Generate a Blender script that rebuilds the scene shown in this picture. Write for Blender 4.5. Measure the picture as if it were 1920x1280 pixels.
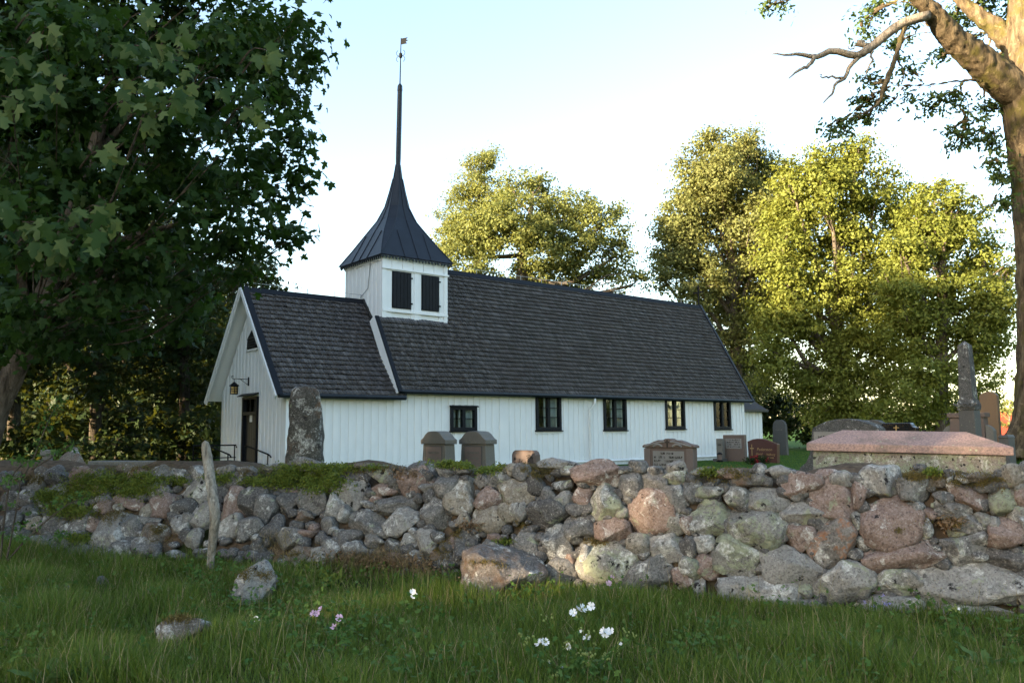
import bpy, math, random
import numpy as np
from mathutils import Matrix, Vector

for o in list(bpy.data.objects):
    bpy.data.objects.remove(o)
random.seed(7)
rng = np.random.default_rng(7)
sc = bpy.context.scene
COL = sc.collection
R = math.radians

# ------------------------------------------------------------------ camera
EYE = 1.5
PITCH, ROLL = 6.232, -0.554
FPX = 18 / 22.2 * 1920.0
cd = bpy.data.cameras.new("camera")
cd.lens, cd.sensor_width, cd.sensor_fit = 18.0, 22.2, 'HORIZONTAL'
cd.clip_start, cd.clip_end = 0.05, 6000
cam = bpy.data.objects.new("camera", cd)
COL.objects.link(cam)
CM = Matrix.Rotation(R(90 + PITCH), 4, 'X') @ Matrix.Rotation(R(ROLL), 4, 'Z')
cam.matrix_world = Matrix.Translation((0, 0, EYE)) @ CM
sc.camera = cam

# ------------------------------------------------------------------ light
SUN_EL = R(11.0)
SUN_H = np.array([-0.87, -0.49])          # horizontal direction towards the sun
SUN_H = SUN_H / np.linalg.norm(SUN_H)
SUND = Vector((SUN_H[0] * math.cos(SUN_EL), SUN_H[1] * math.cos(SUN_EL), math.sin(SUN_EL)))
w = bpy.data.worlds.new("World")
sc.world = w
w.use_nodes = True
nt = w.node_tree
nt.nodes.clear()
wo = nt.nodes.new('ShaderNodeOutputWorld')
bg = nt.nodes.new('ShaderNodeBackground')
sky = nt.nodes.new('ShaderNodeTexSky')
sky.sky_type = 'NISHITA'
sky.sun_disc = False
sky.sun_elevation = SUN_EL
sky.sun_rotation = math.atan2(SUND.x, SUND.y)
sky.altitude = 0
sky.air_density = 1.0
sky.dust_density = 1.1
sky.ozone_density = 0.7
bg.inputs[1].default_value = 0.10
nt.links.new(sky.outputs[0], bg.inputs[0])
nt.links.new(bg.outputs[0], wo.inputs[0])
sd = bpy.data.lights.new("sun", 'SUN')
sd.energy = 5.0
sd.angle = R(0.5)
sd.color = (1.0, 0.79, 0.52)
sun = bpy.data.objects.new("sun", sd)
COL.objects.link(sun)
sun.rotation_euler = SUND.to_track_quat('Z', 'Y').to_euler()
sc.view_settings.view_transform = 'Standard'
sc.view_settings.look = 'None'
sc.view_settings.gamma = 1
sc.view_settings.use_curve_mapping = False
sc.view_settings.exposure = 2.83
sc.cycles.use_denoising = True
sc.cycles.max_bounces = 6
sc.cycles.diffuse_bounces = 3
sc.cycles.glossy_bounces = 2
sc.cycles.transmission_bounces = 4
sc.cycles.transparent_max_bounces = 6

# ------------------------------------------------------------------ pixels to directions (photo pixels, 1920 x 1280)
CM3 = np.array(CM.to_3x3())
def ray(px, py):
    return CM3 @ np.array([(px - 960) / FPX, -(py - 640) / FPX, -1.0])
def at(px, py, Y):
    d = ray(px, py)
    return np.array([0, 0, EYE]) + d * (Y / d[1])
def on_z(px, py, z):
    d = ray(px, py)
    return np.array([0, 0, EYE]) + d * ((z - EYE) / d[2])
def ppm(Y):                                   # metres per photo pixel at distance Y
    return Y / FPX

# ------------------------------------------------------------------ objects and meshes
def tag(o, label=None, cat=None, group=None, kind=None):
    if label: o['label'] = label
    if cat: o['category'] = cat
    if group: o['group'] = group
    if kind: o['kind'] = kind
    return o
def link(o, parent=None):
    COL.objects.link(o)
    if parent is not None:
        o.parent = parent
    return o
def empty(name, loc=(0, 0, 0), rz=0.0, label=None, cat=None, group=None):
    o = bpy.data.objects.new(name, None)
    o.empty_display_size = 0.2
    o.location = loc
    o.rotation_euler = (0, 0, rz)
    COL.objects.link(o)
    return tag(o, label, cat, group)
def obj(name, me, parent=None, loc=None, rot=None, m=None):
    o = bpy.data.objects.new(name, me)
    if m is not None and len(me.materials) == 0:
        me.materials.append(m)
    if loc is not None: o.location = loc
    if rot is not None: o.rotation_euler = rot
    return link(o, parent)
def mesh_np(name, V, F, m=None, smooth=False):
    """V (n,3); F (k,3) or (k,4) array, or a list of polygons"""
    me = bpy.data.meshes.new(name)
    if isinstance(F, np.ndarray):
        k = F.shape[1]
        me.vertices.add(len(V))
        me.vertices.foreach_set('co', np.asarray(V, dtype=np.float32).ravel())
        me.loops.add(F.size)
        me.loops.foreach_set('vertex_index', F.astype(np.int32).ravel())
        me.polygons.add(len(F))
        me.polygons.foreach_set('loop_start', np.arange(0, F.size, k, dtype=np.int32))
        me.polygons.foreach_set('loop_total', np.full(len(F), k, dtype=np.int32))
        me.update(calc_edges=True)
        me.validate()
    else:
        me.from_pydata([tuple(map(float, v)) for v in V], [], [tuple(map(int, f)) for f in F])
        me.update()
    if smooth:
        me.polygons.foreach_set('use_smooth', np.ones(len(me.polygons), dtype=bool))
    if m is not None:
        me.materials.append(m)
    return me

class MB:
    def __init__(s):
        s.v = []; s.f = []
    def raw(s, V, F):
        b = len(s.v)
        s.v += [tuple(map(float, p)) for p in V]
        s.f += [tuple(i + b for i in f) for f in F]
        return s
    def box(s, x0, x1, y0, y1, z0, z1):
        V = [(x, y, z) for z in (z0, z1) for y in (y0, y1) for x in (x0, x1)]
        return s.raw(V, [(0, 2, 3, 1), (4, 5, 7, 6), (0, 1, 5, 4), (2, 6, 7, 3), (0, 4, 6, 2), (1, 3, 7, 5)])
    def bar(s, a, b, wd, ht, up=(0, 0, 1)):   # box along a-b, wd sideways, ht along up
        a = np.array(a, float); b = np.array(b, float); d = b - a; d /= np.linalg.norm(d)
        up = np.array(up, float); sd_ = np.cross(d, up); sd_ /= np.linalg.norm(sd_); u = np.cross(sd_, d)
        V = [p + sd_ * i * wd / 2 + u * j * ht / 2 for p in (a, b) for j in (-1, 1) for i in (-1, 1)]
        return s.raw(V, [(0, 2, 3, 1), (4, 5, 7, 6), (0, 1, 5, 4), (2, 6, 7, 3), (0, 4, 6, 2), (1, 3, 7, 5)])
    def prism(s, poly, axis, a0, a1):         # polygon of 2D points, extruded along axis 0/1/2 (poly gives the other two in order)
        n = len(poly); V = []
        for a in (a0, a1):
            for p in poly:
                q = [0, 0, 0]; q[axis] = a
                o_ = [i for i in range(3) if i != axis]
                q[o_[0]], q[o_[1]] = p
                V.append(q)
        F = [tuple(range(n))[::-1], tuple(range(n, 2 * n))] + [(i, (i + 1) % n, n + (i + 1) % n, n + i) for i in range(n)]
        return s.raw(V, F)
    def tube(s, path, rad, n=8, cap=True, squash=None):
        P = np.array(path, float); m = len(P)
        rad = np.broadcast_to(np.array(rad, float), (m,))
        T = np.gradient(P, axis=0); T /= np.linalg.norm(T, axis=1)[:, None] + 1e-9
        ref = np.array([0.13, 0.21, 1.0]) if abs(T[0][2]) < .9 else np.array([1.0, 0.1, 0])
        V = []
        for i in range(m):
            a = np.cross(T[i], ref); a /= np.linalg.norm(a); b = np.cross(T[i], a)
            for k in range(n):
                t = 2 * math.pi * k / n
                V.append(P[i] + rad[i] * (a * math.cos(t) + b * math.sin(t)))
        F = [(i * n + k, i * n + (k + 1) % n, (i + 1) * n + (k + 1) % n, (i + 1) * n + k) for i in range(m - 1) for k in range(n)]
        if cap:
            F += [tuple(range(n))[::-1], tuple(range((m - 1) * n, m * n))]
        return s.raw(V, F)
    def mesh(s, name, m=None, smooth=False):
        return mesh_np(name, s.v, s.f, m, smooth)
    def build(s, name, m, parent=None, loc=None, rot=None, smooth=False):
        return obj(name, s.mesh(name, m, smooth), parent, loc, rot)

def bevel(o, wd=0.01, seg=2):
    md = o.modifiers.new('bevel', 'BEVEL'); md.width = wd; md.segments = seg; md.limit_method = 'ANGLE'
    return o

# ------------------------------------------------------------------ material tools
def newmat(name, rough=0.8, spec=0.3):
    m = bpy.data.materials.new(name); m.use_nodes = True
    t = m.node_tree; b = t.nodes['Principled BSDF']
    b.inputs['Roughness'].default_value = rough
    b.inputs['Specular IOR Level'].default_value = spec
    return m, t, b
def N(t, kind, **kw):
    n = t.nodes.new(kind)
    for k, v in kw.items():
        setattr(n, k, v)
    return n
def L(t, a, b):
    t.links.new(a, b)
def coords(t, scale=(1, 1, 1), rand=True, world=False):
    if world:
        src = N(t, 'ShaderNodeNewGeometry').outputs['Position']
    else:
        src = N(t, 'ShaderNodeTexCoord').outputs['Object']
    mp = N(t, 'ShaderNodeMapping')
    mp.inputs['Scale'].default_value = scale
    L(t, src, mp.inputs['Vector'])
    if rand and not world:
        oi = N(t, 'ShaderNodeObjectInfo')
        mu = N(t, 'ShaderNodeMath', operation='MULTIPLY'); mu.inputs[1].default_value = 137.0
        L(t, oi.outputs['Random'], mu.inputs[0])
        cb = N(t, 'ShaderNodeCombineXYZ')
        for i in range(3): L(t, mu.outputs[0], cb.inputs[i])
        L(t, cb.outputs[0], mp.inputs['Location'])
    return mp.outputs[0]
def noise(t, vec, scale, detail=4, rough=0.55, dist=0.0):
    n = N(t, 'ShaderNodeTexNoise')
    n.inputs['Scale'].default_value = scale; n.inputs['Detail'].default_value = detail
    n.inputs['Roughness'].default_value = rough; n.inputs['Distortion'].default_value = dist
    L(t, vec, n.inputs['Vector'])
    return n.outputs['Fac']
def voro(t, vec, scale, feature='F1', out='Distance', rnd=1.0):
    n = N(t, 'ShaderNodeTexVoronoi', feature=feature)
    n.inputs['Scale'].default_value = scale
    n.inputs['Randomness'].default_value = rnd
    L(t, vec, n.inputs['Vector'])
    return n.outputs[out]
def ramp(t, fac, stops, interp='LINEAR'):
    n = N(t, 'ShaderNodeValToRGB'); r = n.color_ramp; r.interpolation = interp
    while len(r.elements) < len(stops): r.elements.new(0.5)
    for e, (p, c) in zip(r.elements, stops):
        e.position = p
        e.color = (c, c, c, 1) if isinstance(c, (int, float)) else (c[0], c[1], c[2], 1)
    L(t, fac, n.inputs[0])
    return n.outputs[0]
def step(t, fac, a, b, lo=0.0, hi=1.0):
    n = N(t, 'ShaderNodeMapRange', clamp=True)
    n.inputs[1].default_value = a; n.inputs[2].default_value = b
    n.inputs[3].default_value = lo; n.inputs[4].default_value = hi
    L(t, fac, n.inputs[0])
    return n.outputs[0]
def mix(t, fac, a, b, mode='MIX'):
    n = N(t, 'ShaderNodeMix', data_type='RGBA', blend_type=mode)
    for s_, v in ((n.inputs[0], fac), (n.inputs[6], a), (n.inputs[7], b)):
        if hasattr(v, 'links') or hasattr(v, 'is_linked'): L(t, v, s_)
        elif isinstance(v, (int, float)): s_.default_value = v if s_.type == "VALUE" else (v, v, v, 1)
        else: s_.default_value = (v[0], v[1], v[2], 1)
    return n.outputs[2]
def math_(t, op, a, b=0.0):
    n = N(t, 'ShaderNodeMath', operation=op)
    for i, v in enumerate((a, b)):
        if hasattr(v, 'is_linked'): L(t, v, n.inputs[i])
        else: n.inputs[i].default_value = v
    return n.outputs[0]
def bump(t, b, h, strength=0.4, dist=0.02):
    n = N(t, 'ShaderNodeBump')
    n.inputs['Strength'].default_value = strength; n.inputs['Distance'].default_value = dist
    L(t, h, n.inputs['Height']); L(t, n.outputs[0], b.inputs['Normal'])

# ------------------------------------------------------------------ materials
def granite(name, base, dark, light, white=0.0, green=0.0, black=0.0, orange=0.0, scale=1.0, brown=0.0, rough=0.9):
    """rough field stone: mottled granite under crusts of lichen"""
    m, t, b = newmat(name, rough, 0.15)
    v = coords(t)
    n1 = noise(t, v, 4.5 * scale, 8, 0.72, 0.6)
    n2 = noise(t, v, 17 * scale, 6, 0.75, 0.3)
    n3 = noise(t, v, 48 * scale, 4, 0.7)
    c = ramp(t, n1, [(0.3, dark), (0.5, base), (0.68, light)])
    c = mix(t, step(t, n2, 0.40, 0.66), mix(t, 0.45, c, dark), mix(t, 0.5, c, light))
    c = mix(t, step(t, n3, 0.53, 0.66, 0, 0.7), c, (0.035, 0.033, 0.03))
    c = mix(t, step(t, n3, 0.44, 0.34, 0, 0.55), c, (0.42, 0.39, 0.36))
    warp = noise(t, v, 9 * scale, 5, 0.7, 0.8)
    if brown:
        c = mix(t, step(t, noise(t, v, 2.3 * scale, 6, 0.7, 0.6), 0.56 - .1 * brown, 0.68, 0, 0.85), c, (0.16, 0.085, 0.045))
    if green:
        g = noise(t, v, 3.6 * scale, 8, 0.72, 0.9)
        gm = math_(t, 'MULTIPLY', step(t, g, 0.63 - 0.13 * green, 0.655 - 0.13 * green, 0, 0.9), step(t, n2, 0.36, 0.52, .25, 1))
        gc = mix(t, step(t, n2, 0.4, 0.65), (0.19, 0.205, 0.125), (0.33, 0.35, 0.25))
        c = mix(t, gm, c, gc)
    if black:
        k = voro(t, mix(t, 0.06, v, N(t, 'ShaderNodeTexNoise').outputs['Color'], 'ADD'), 6.5 * scale)
        km = math_(t, 'MULTIPLY', step(t, math_(t, 'ADD', k, math_(t, 'MULTIPLY', math_(t, 'SUBTRACT', n2, 0.5), 0.75)), 0.27, 0.20), step(t, warp, 0.60 - 0.14 * black, 0.63 - 0.14 * black))
        c = mix(t, km, c, (0.022, 0.02, 0.02))
    if white:
        wv = voro(t, v, 3.4 * scale, 'SMOOTH_F1')
        wm = step(t, math_(t, 'ADD', wv, math_(t, 'MULTIPLY', math_(t, 'SUBTRACT', warp, 0.5), 1.7)), 0.21 + 0.10 * white, 0.11 + 0.10 * white)
        wm = math_(t, 'MULTIPLY', math_(t, 'MULTIPLY', wm, step(t, n2, 0.40, 0.58, 0.12, 0.9)), step(t, n3, .40, .56, .35, 1))
        c = mix(t, wm, c, mix(t, step(t, n3, 0.4, 0.6), (0.46, 0.45, 0.42), (0.66, 0.65, 0.61)))
    if orange:
        on = noise(t, v, 4.5 * scale, 8, 0.7, 0.5)
        om = math_(t, 'MULTIPLY', step(t, on, 0.50, 0.53), step(t, on, 0.60, 0.57))
        c = mix(t, math_(t, 'MULTIPLY', om, step(t, n2, .36, .6, .1, .85)), c, (0.30, 0.13, 0.06))
    L(t, c, b.inputs['Base Color'])
    h = math_(t, 'ADD', math_(t, 'MULTIPLY', n1, 0.6), math_(t, 'ADD', math_(t, 'MULTIPLY', n2, 0.35), math_(t, 'MULTIPLY', n3, 0.16)))
    bump(t, b, h, 1.0, 0.05)
    return m
G = {}
G['g'] = granite('stone_grey', (0.164, 0.156, 0.148), (0.082, 0.077, 0.074), (0.254, 0.246, 0.229), white=0.55, green=0.15, black=0.35)
G['p'] = granite('stone_pink', (0.239, 0.164, 0.135), (0.139, 0.098, 0.082), (0.328, 0.254, 0.222), white=0.45, green=0.25, black=0.35)
G['w'] = granite('stone_pale', (0.246, 0.234, 0.218), (0.156, 0.148, 0.135), (0.345, 0.328, 0.304), white=1.0, green=0.45, black=0.65)
G['d'] = granite('stone_dark', (0.107, 0.102, 0.098), (0.058, 0.055, 0.055), (0.172, 0.164, 0.156), white=0.3, green=0.1, black=0.3)
G['l'] = granite('stone_lichen_green', (0.205, 0.197, 0.172), (0.123, 0.115, 0.107), (0.295, 0.280, 0.254), white=0.6, green=1.05, black=0.7)
G['o'] = granite('stone_lichen_orange', (0.181, 0.164, 0.148), (0.098, 0.090, 0.082), (0.280, 0.254, 0.229), white=0.4, orange=1.0, black=0.4)
G['y'] = granite('stone_buff', (0.254, 0.222, 0.172), (0.156, 0.131, 0.107), (0.353, 0.312, 0.254), white=0.5, green=0.35, black=0.25)
G['m'] = granite('stone_brown', (0.156, 0.135, 0.115), (0.082, 0.070, 0.058), (0.229, 0.213, 0.188), white=0.3, green=0.2, brown=1.0)
G['boulder'] = granite('stone_boulder', (0.164, 0.144, 0.131), (0.090, 0.077, 0.070), (0.254, 0.229, 0.213), white=0.35, brown=0.6)
G['runic'] = granite('stone_standing', (0.075, 0.07, 0.062), (0.03, 0.028, 0.026), (0.15, 0.14, 0.12), white=1.7, green=0.1, black=0.6, scale=0.8, brown=0.3)
G['old'] = granite('stone_grave_old', (0.085, 0.083, 0.078), (0.045, 0.044, 0.042), (0.15, 0.145, 0.135), white=0.35, green=0.15, black=0.2, scale=1.4)
G['tombside'] = granite('stone_tomb_side', (0.25, 0.21, 0.18), (0.14, 0.12, 0.10), (0.36, 0.32, 0.28), white=0.85, green=1.15, black=0.9, scale=2.2)

def polished(name, col, col2, rough=0.45, sc_=60, spec=0.4, lichen=0.0, grime=0.35):
    m, t, b = newmat(name, rough, spec)
    v = coords(t)
    n = noise(t, v, sc_, 3, 0.7); n2 = noise(t, v, 3, 5, 0.6)
    c = mix(t, step(t, n, 0.4, 0.6), col, col2)
    c = mix(t, step(t, n2, 0.5, 0.75, 0, grime), c, (0.09, 0.085, 0.075))
    if lichen:
        sp = voro(t, v, 11)
        c = mix(t, math_(t, 'MULTIPLY', step(t, sp, 0.16, 0.12), step(t, n2, 0.45, 0.6, 0, lichen)), c, (0.30, 0.31, 0.22))
    L(t, c, b.inputs['Base Color'])
    bump(t, b, n, 0.15, 0.004)
    return m
M_LID = polished('granite_pink_lid', (0.40, 0.26, 0.22), (0.24, 0.165, 0.145), 0.9, 45, 0.12, 1.0, 0.7)
M_GREYG = polished('granite_grey', (0.175, 0.16, 0.135), (0.125, 0.115, 0.10), 0.75, 90, 0.25, 0.5)
M_PINKP = polished('granite_panel', (0.20, 0.15, 0.13), (0.15, 0.115, 0.10), 0.7, 120, 0.25)
M_BROWN = polished('granite_brown', (0.165, 0.115, 0.09), (0.12, 0.085, 0.07), 0.65, 100, 0.3)
M_PALEP = polished('granite_pale_panel', (0.27, 0.25, 0.225), (0.21, 0.195, 0.18), 0.7, 120, 0.25)
M_RED = polished('granite_red', (0.085, 0.028, 0.020), (0.058, 0.020, 0.015), 0.3, 90, 0.5, 0, 0.1)
M_BLACKG = polished('granite_black', (0.010, 0.010, 0.011), (0.016, 0.016, 0.017), 0.15, 90, 0.5, 0, 0.05)
M_OBEL = polished('granite_dark_grey', (0.095, 0.09, 0.085), (0.06, 0.058, 0.055), 0.6, 90, 0.3, 0.4)
M_TALL = polished('granite_tan', (0.20, 0.125, 0.07), (0.15, 0.095, 0.055), 0.6, 90, 0.3)
M_CONC = polished('old_concrete', (0.20, 0.19, 0.17), (0.14, 0.135, 0.12), 0.9, 40, 0.1, 0.8, 0.6)

def plain(name, col, rough=0.6, spec=0.3, metal=0.0, var=0.12, sc_=6.0, bmp=0.0, stretch=(1, 1, 1)):
    m, t, b = newmat(name, rough, spec)
    b.inputs['Metallic'].default_value = metal
    v = coords(t, stretch)
    n = noise(t, v, sc_, 5, 0.6)
    c = mix(t, step(t, n, 0.3, 0.7), [x * (1 - var) for x in col], [min(1, x * (1 + var)) for x in col])
    L(t, c, b.inputs['Base Color'])
    if bmp: bump(t, b, n, bmp, 0.01)
    return m
def paint_white():
    m, t, b = newmat('white_paint', 0.55, 0.3)
    v = coords(t, (1, 1, 1)); v2 = coords(t, (14, 14, 0.7))
    n = noise(t, v, 1.3, 5, 0.6); n2 = noise(t, v2, 2.2, 4, 0.6); n3 = noise(t, v, 30, 3, 0.6)
    c = mix(t, step(t, n, 0.35, 0.7), (0.80, 0.80, 0.79), (0.74, 0.745, 0.74))
    c = mix(t, step(t, n2, 0.58, 0.78, 0, 0.22), c, (0.55, 0.55, 0.51))
    c = mix(t, step(t, n3, 0.66, 0.74, 0, 0.25), c, (0.5, 0.5, 0.48))
    L(t, c, b.inputs['Base Color'])
    bump(t, b, n2, 0.25, 0.004)
    return m
M_WHITE = paint_white()
M_TRIM = plain('black_trim', (0.006, 0.007, 0.010), 0.55, 0.18, var=0.3)
M_TIN = plain('black_sheet_metal', (0.009, 0.012, 0.019), 0.45, 0.3, var=0.25, sc_=2.5)
M_IRON = plain('black_iron', (0.008, 0.008, 0.009), 0.7, 0.12)
M_DOOR = plain('door_tar_wood', (0.020, 0.018, 0.017), 0.55, 0.35, var=0.4, sc_=5, stretch=(8, 8, 0.6), bmp=0.3)
M_GLASSA = None
def glass():
    m = bpy.data.materials.new('window_glass'); m.use_nodes = True; t = m.node_tree; t.nodes.clear()
    o = N(t, 'ShaderNodeOutputMaterial'); tr = N(t, 'ShaderNodeBsdfTransparent'); gl = N(t, 'ShaderNodeBsdfGlossy')
    tr.inputs[0].default_value = (0.86, 0.9, 0.88, 1); gl.inputs['Roughness'].default_value = 0.02
    fr = N(t, 'ShaderNodeFresnel'); fr.inputs[0].default_value = 1.28
    mx = N(t, 'ShaderNodeMixShader')
    v = coords(t); nb = N(t, 'ShaderNodeBump'); nb.inputs['Strength'].default_value = 0.08; nb.inputs['Distance'].default_value = 0.02
    L(t, noise(t, v, 2.2, 2), nb.inputs['Height']); L(t, nb.outputs[0], gl.inputs['Normal'])
    L(t, fr.outputs[0], mx.inputs[0]); L(t, tr.outputs[0], mx.inputs[1]); L(t, gl.outputs[0], mx.inputs[2]); L(t, mx.outputs[0], o.inputs[0])
    return m
M_GLASS = glass()
M_AMBER = plain('amber_glass', (0.42, 0.27, 0.08), 0.25, 0.5)
M_CURT = plain('linen_curtain', (0.42, 0.45, 0.48), 0.9, 0.1, stretch=(12, 12, .5))
M_GOLD = plain('gilding', (0.42, 0.29, 0.13), 0.4, 0.5, 0.6)
M_DARKTXT = plain('engraved_text', (0.05, 0.042, 0.036), 0.8, 0.1)
M_PAPER = plain('paper', (0.75, 0.75, 0.72), 0.8, 0.1)
M_PVC = plain('white_pipe', (0.75, 0.75, 0.74), 0.4, 0.4, var=0.05)
M_GALV = plain('galvanised_wire', (0.30, 0.30, 0.30), 0.4, 0.5, 0.8)
M_EARTH = plain('dry_earth', (0.095, 0.068, 0.046), 0.95, 0.05, var=0.5, sc_=14, bmp=0.8)
M_FOUND = plain('foundation_plaster', (0.60, 0.60, 0.58), 0.8, 0.1, var=0.15)
def shingle_mat():
    m, t, b = newmat('tarred_shingle', 0.62, 0.35)
    v = coords(t, (1, 1, 1), rand=False)
    gi = N(t, 'ShaderNodeNewGeometry').outputs['Random Per Island']
    gi = math_(t, 'FRACT', math_(t, 'ADD', math_(t, 'MULTIPLY', gi, 7.31), math_(t, 'MULTIPLY', N(t, 'ShaderNodeObjectInfo').outputs['Random'], 13.7)))
    c = ramp(t, gi, [(0.0, (0.048, 0.043, 0.046)), (0.45, (0.072, 0.066, 0.071)), (0.8, (0.096, 0.089, 0.096)), (1.0, (0.135, 0.126, 0.136))])
    g = noise(t, coords(t, (34, 2.0, 2.0), rand=True), 3, 3, 0.6)
    c = mix(t, step(t, g, 0.45, 0.75, 0, 0.45), c, (0.04, 0.034, 0.036))
    big = noise(t, v, 0.55, 4, 0.6)
    c = mix(t, step(t, big, 0.45, 0.7, 0, 0.45), c, (0.062, 0.048, 0.048))
    L(t, c, b.inputs['Base Color'])
    bump(t, b, g, 0.4, 0.01)
    return m
M_SHING = shingle_mat()

def leafmat(name, a, c_, trans=0.35, tcol=None, under=None):
    m = bpy.data.materials.new(name); m.use_nodes = True; t = m.node_tree; b = t.nodes['Principled BSDF']
    o = t.nodes['Material Output']
    b.inputs['Roughness'].default_value = 0.55; b.inputs['Specular IOR Level'].default_value = 0.14
    g = N(t, 'ShaderNodeNewGeometry')
    col = mix(t, g.outputs['Random Per Island'], a, c_)
    L(t, col, b.inputs['Base Color'])
    tr = N(t, 'ShaderNodeBsdfTranslucent')
    tc = mix(t, g.outputs['Random Per Island'], tcol or [x * 1.5 for x in a], [x * 1.25 for x in (tcol or [y * 1.5 for y in c_])])
    L(t, tc, tr.inputs[0])
    mx = N(t, 'ShaderNodeMixShader'); mx.inputs[0].default_value = trans
    L(t, b.outputs[0], mx.inputs[1]); L(t, tr.outputs[0], mx.inputs[2]); L(t, mx.outputs[0], o.inputs[0])
    return m
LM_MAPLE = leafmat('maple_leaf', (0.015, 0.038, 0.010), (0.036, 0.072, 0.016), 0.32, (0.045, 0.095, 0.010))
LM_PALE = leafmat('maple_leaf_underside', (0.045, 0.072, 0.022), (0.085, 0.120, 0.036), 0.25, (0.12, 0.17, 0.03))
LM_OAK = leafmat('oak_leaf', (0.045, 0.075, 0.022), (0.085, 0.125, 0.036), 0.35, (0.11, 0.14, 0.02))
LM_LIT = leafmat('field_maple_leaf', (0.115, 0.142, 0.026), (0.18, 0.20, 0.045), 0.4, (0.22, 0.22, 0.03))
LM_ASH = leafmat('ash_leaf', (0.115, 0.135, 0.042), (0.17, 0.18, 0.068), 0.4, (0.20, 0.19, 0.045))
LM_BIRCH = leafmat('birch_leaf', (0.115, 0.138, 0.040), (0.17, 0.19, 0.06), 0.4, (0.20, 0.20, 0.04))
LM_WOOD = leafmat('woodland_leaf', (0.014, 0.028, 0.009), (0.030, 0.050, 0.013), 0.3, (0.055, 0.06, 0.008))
LM_GRASS = leafmat('grass_blade', (0.064, 0.112, 0.015), (0.140, 0.182, 0.034), 0.3, (0.12, 0.18, 0.02))
LM_STRAW = leafmat('grass_straw', (0.20, 0.155, 0.075), (0.32, 0.26, 0.14), 0.25)
LM_HERB = leafmat('herb_leaf', (0.045, 0.105, 0.022), (0.09, 0.15, 0.035), 0.3)
LM_SEDUM = leafmat('stonecrop_leaf', (0.075, 0.115, 0.022), (0.17, 0.19, 0.03), 0.2)
LM_MOSS = leafmat('moss_tuft', (0.085, 0.070, 0.022), (0.16, 0.115, 0.035), 0.2)
LM_DOCK = leafmat('dock_leaf', (0.075, 0.135, 0.035), (0.11, 0.17, 0.05), 0.3)
LM_LITTER = leafmat('dead_leaf', (0.14, 0.085, 0.045), (0.27, 0.19, 0.12), 0.2)
LM_WHITEP = leafmat('mallow_petal_white', (0.80, 0.79, 0.80), (0.86, 0.85, 0.85), 0.25, (0.7, 0.7, 0.7))
LM_PINKP = leafmat('mallow_petal_pink', (0.62, 0.40, 0.60), (0.72, 0.50, 0.68), 0.25, (0.6, 0.4, 0.55))
LM_BUD = leafmat('mallow_bud', (0.17, 0.22, 0.06), (0.24, 0.28, 0.09), 0.2)
LM_REDF = leafmat('red_petal', (0.22, 0.006, 0.014), (0.32, 0.012, 0.025), 0.15)
LM_ORF = leafmat('orange_petal', (0.55, 0.10, 0.015), (0.65, 0.16, 0.02), 0.2)
LM_BLUEF = leafmat('violet_petal', (0.22, 0.20, 0.55), (0.30, 0.26, 0.62), 0.2)
def bark(name, a, c_, moss=0.0, sc_=1.0):
    m, t, b = newmat(name, 0.95, 0.08)
    v = coords(t, (1, 1, 0.22)); v2 = coords(t)
    n = noise(t, v, 16 * sc_, 6, 0.7, 0.5); n2 = noise(t, v2, 2.2, 5, 0.6)
    c = ramp(t, n, [(0.32, [x * 0.35 for x in a]), (0.5, a), (0.72, c_)])
    if moss:
        c = mix(t, step(t, n2, 0.50, 0.62, 0, moss), c, (0.085, 0.075, 0.022))
    c = mix(t, step(t, noise(t, v2, 6, 5, 0.7), 0.58, 0.68, 0, 0.5), c, [min(1, x * 1.5) for x in c_])
    L(t, c, b.inputs['Base Color'])
    bump(t, b, n, 1.0, 0.05)
    return m
BK_MAPLE = bark('maple_bark', (0.085, 0.068, 0.052), (0.15, 0.125, 0.10))
BK_OAK = bark('oak_bark', (0.095, 0.072, 0.045), (0.20, 0.155, 0.095), 0.85, 0.5)
BK_DEAD = bark('dead_oak_wood', (0.24, 0.20, 0.155), (0.40, 0.35, 0.29))
BK_WOOD = bark('woodland_bark', (0.045, 0.037, 0.028), (0.09, 0.075, 0.058))
BK_FAR = bark('far_bark', (0.11, 0.09, 0.07), (0.20, 0.17, 0.14))
M_POST = bark('weathered_post_wood', (0.30, 0.27, 0.225), (0.48, 0.44, 0.38), 0.15, 1.6)

# ------------------------------------------------------------------ ground
ZF = -0.15                                     # level of the verge in front of the stone wall
WA = on_z(100, 1055, ZF)[:2]
WB = on_z(1800, 1165, ZF)[:2]
WDIR = (WB - WA) / np.linalg.norm(WB - WA)     # along the wall, left to right
WNRM = np.array([WDIR[1], -WDIR[0]])           # towards the camera
if WNRM[1] > 0: WNRM = -WNRM
OAKP = np.array([13.0, 20.0])
def sst(a, b, x):
    t = np.clip((x - a) / (b - a), 0, 1)
    return t * t * (3 - 2 * t)
def gh(x, y):
    x = np.asarray(x, float); y = np.asarray(y, float)
    s = -((x - WA[0]) * WNRM[0] + (y - WA[1]) * WNRM[1])      # > 0 behind the wall face
    wav = 0.03 * np.sin(1.7 * x + 0.6 * y) + 0.025 * np.sin(0.9 * y - 1.3 * x + 1.1) + 0.012 * np.sin(4.1 * x + 3.3 * y)
    out = ZF + wav * sst(0, -1.0, s) + 0.06 * sst(-1.2, -0.1, s)
    ins = 0.40 * (1 - sst(1.0, 15.0, s)) + wav * 0.4 * (1 - sst(14, 20, s))
    k = sst(0.15, 0.75, s)
    h = out * (1 - k) + ins * k
    mound = 1.08 * np.exp(-(((x - OAKP[0]) / 3.2) ** 2 + ((y - OAKP[1]) / 5.0) ** 2))
    far = sst(90, 700, np.hypot(x, y)) * 4.0 * np.sin(x * 0.006 + 1.0) * 0.5
    return h + mound * k + far
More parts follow.
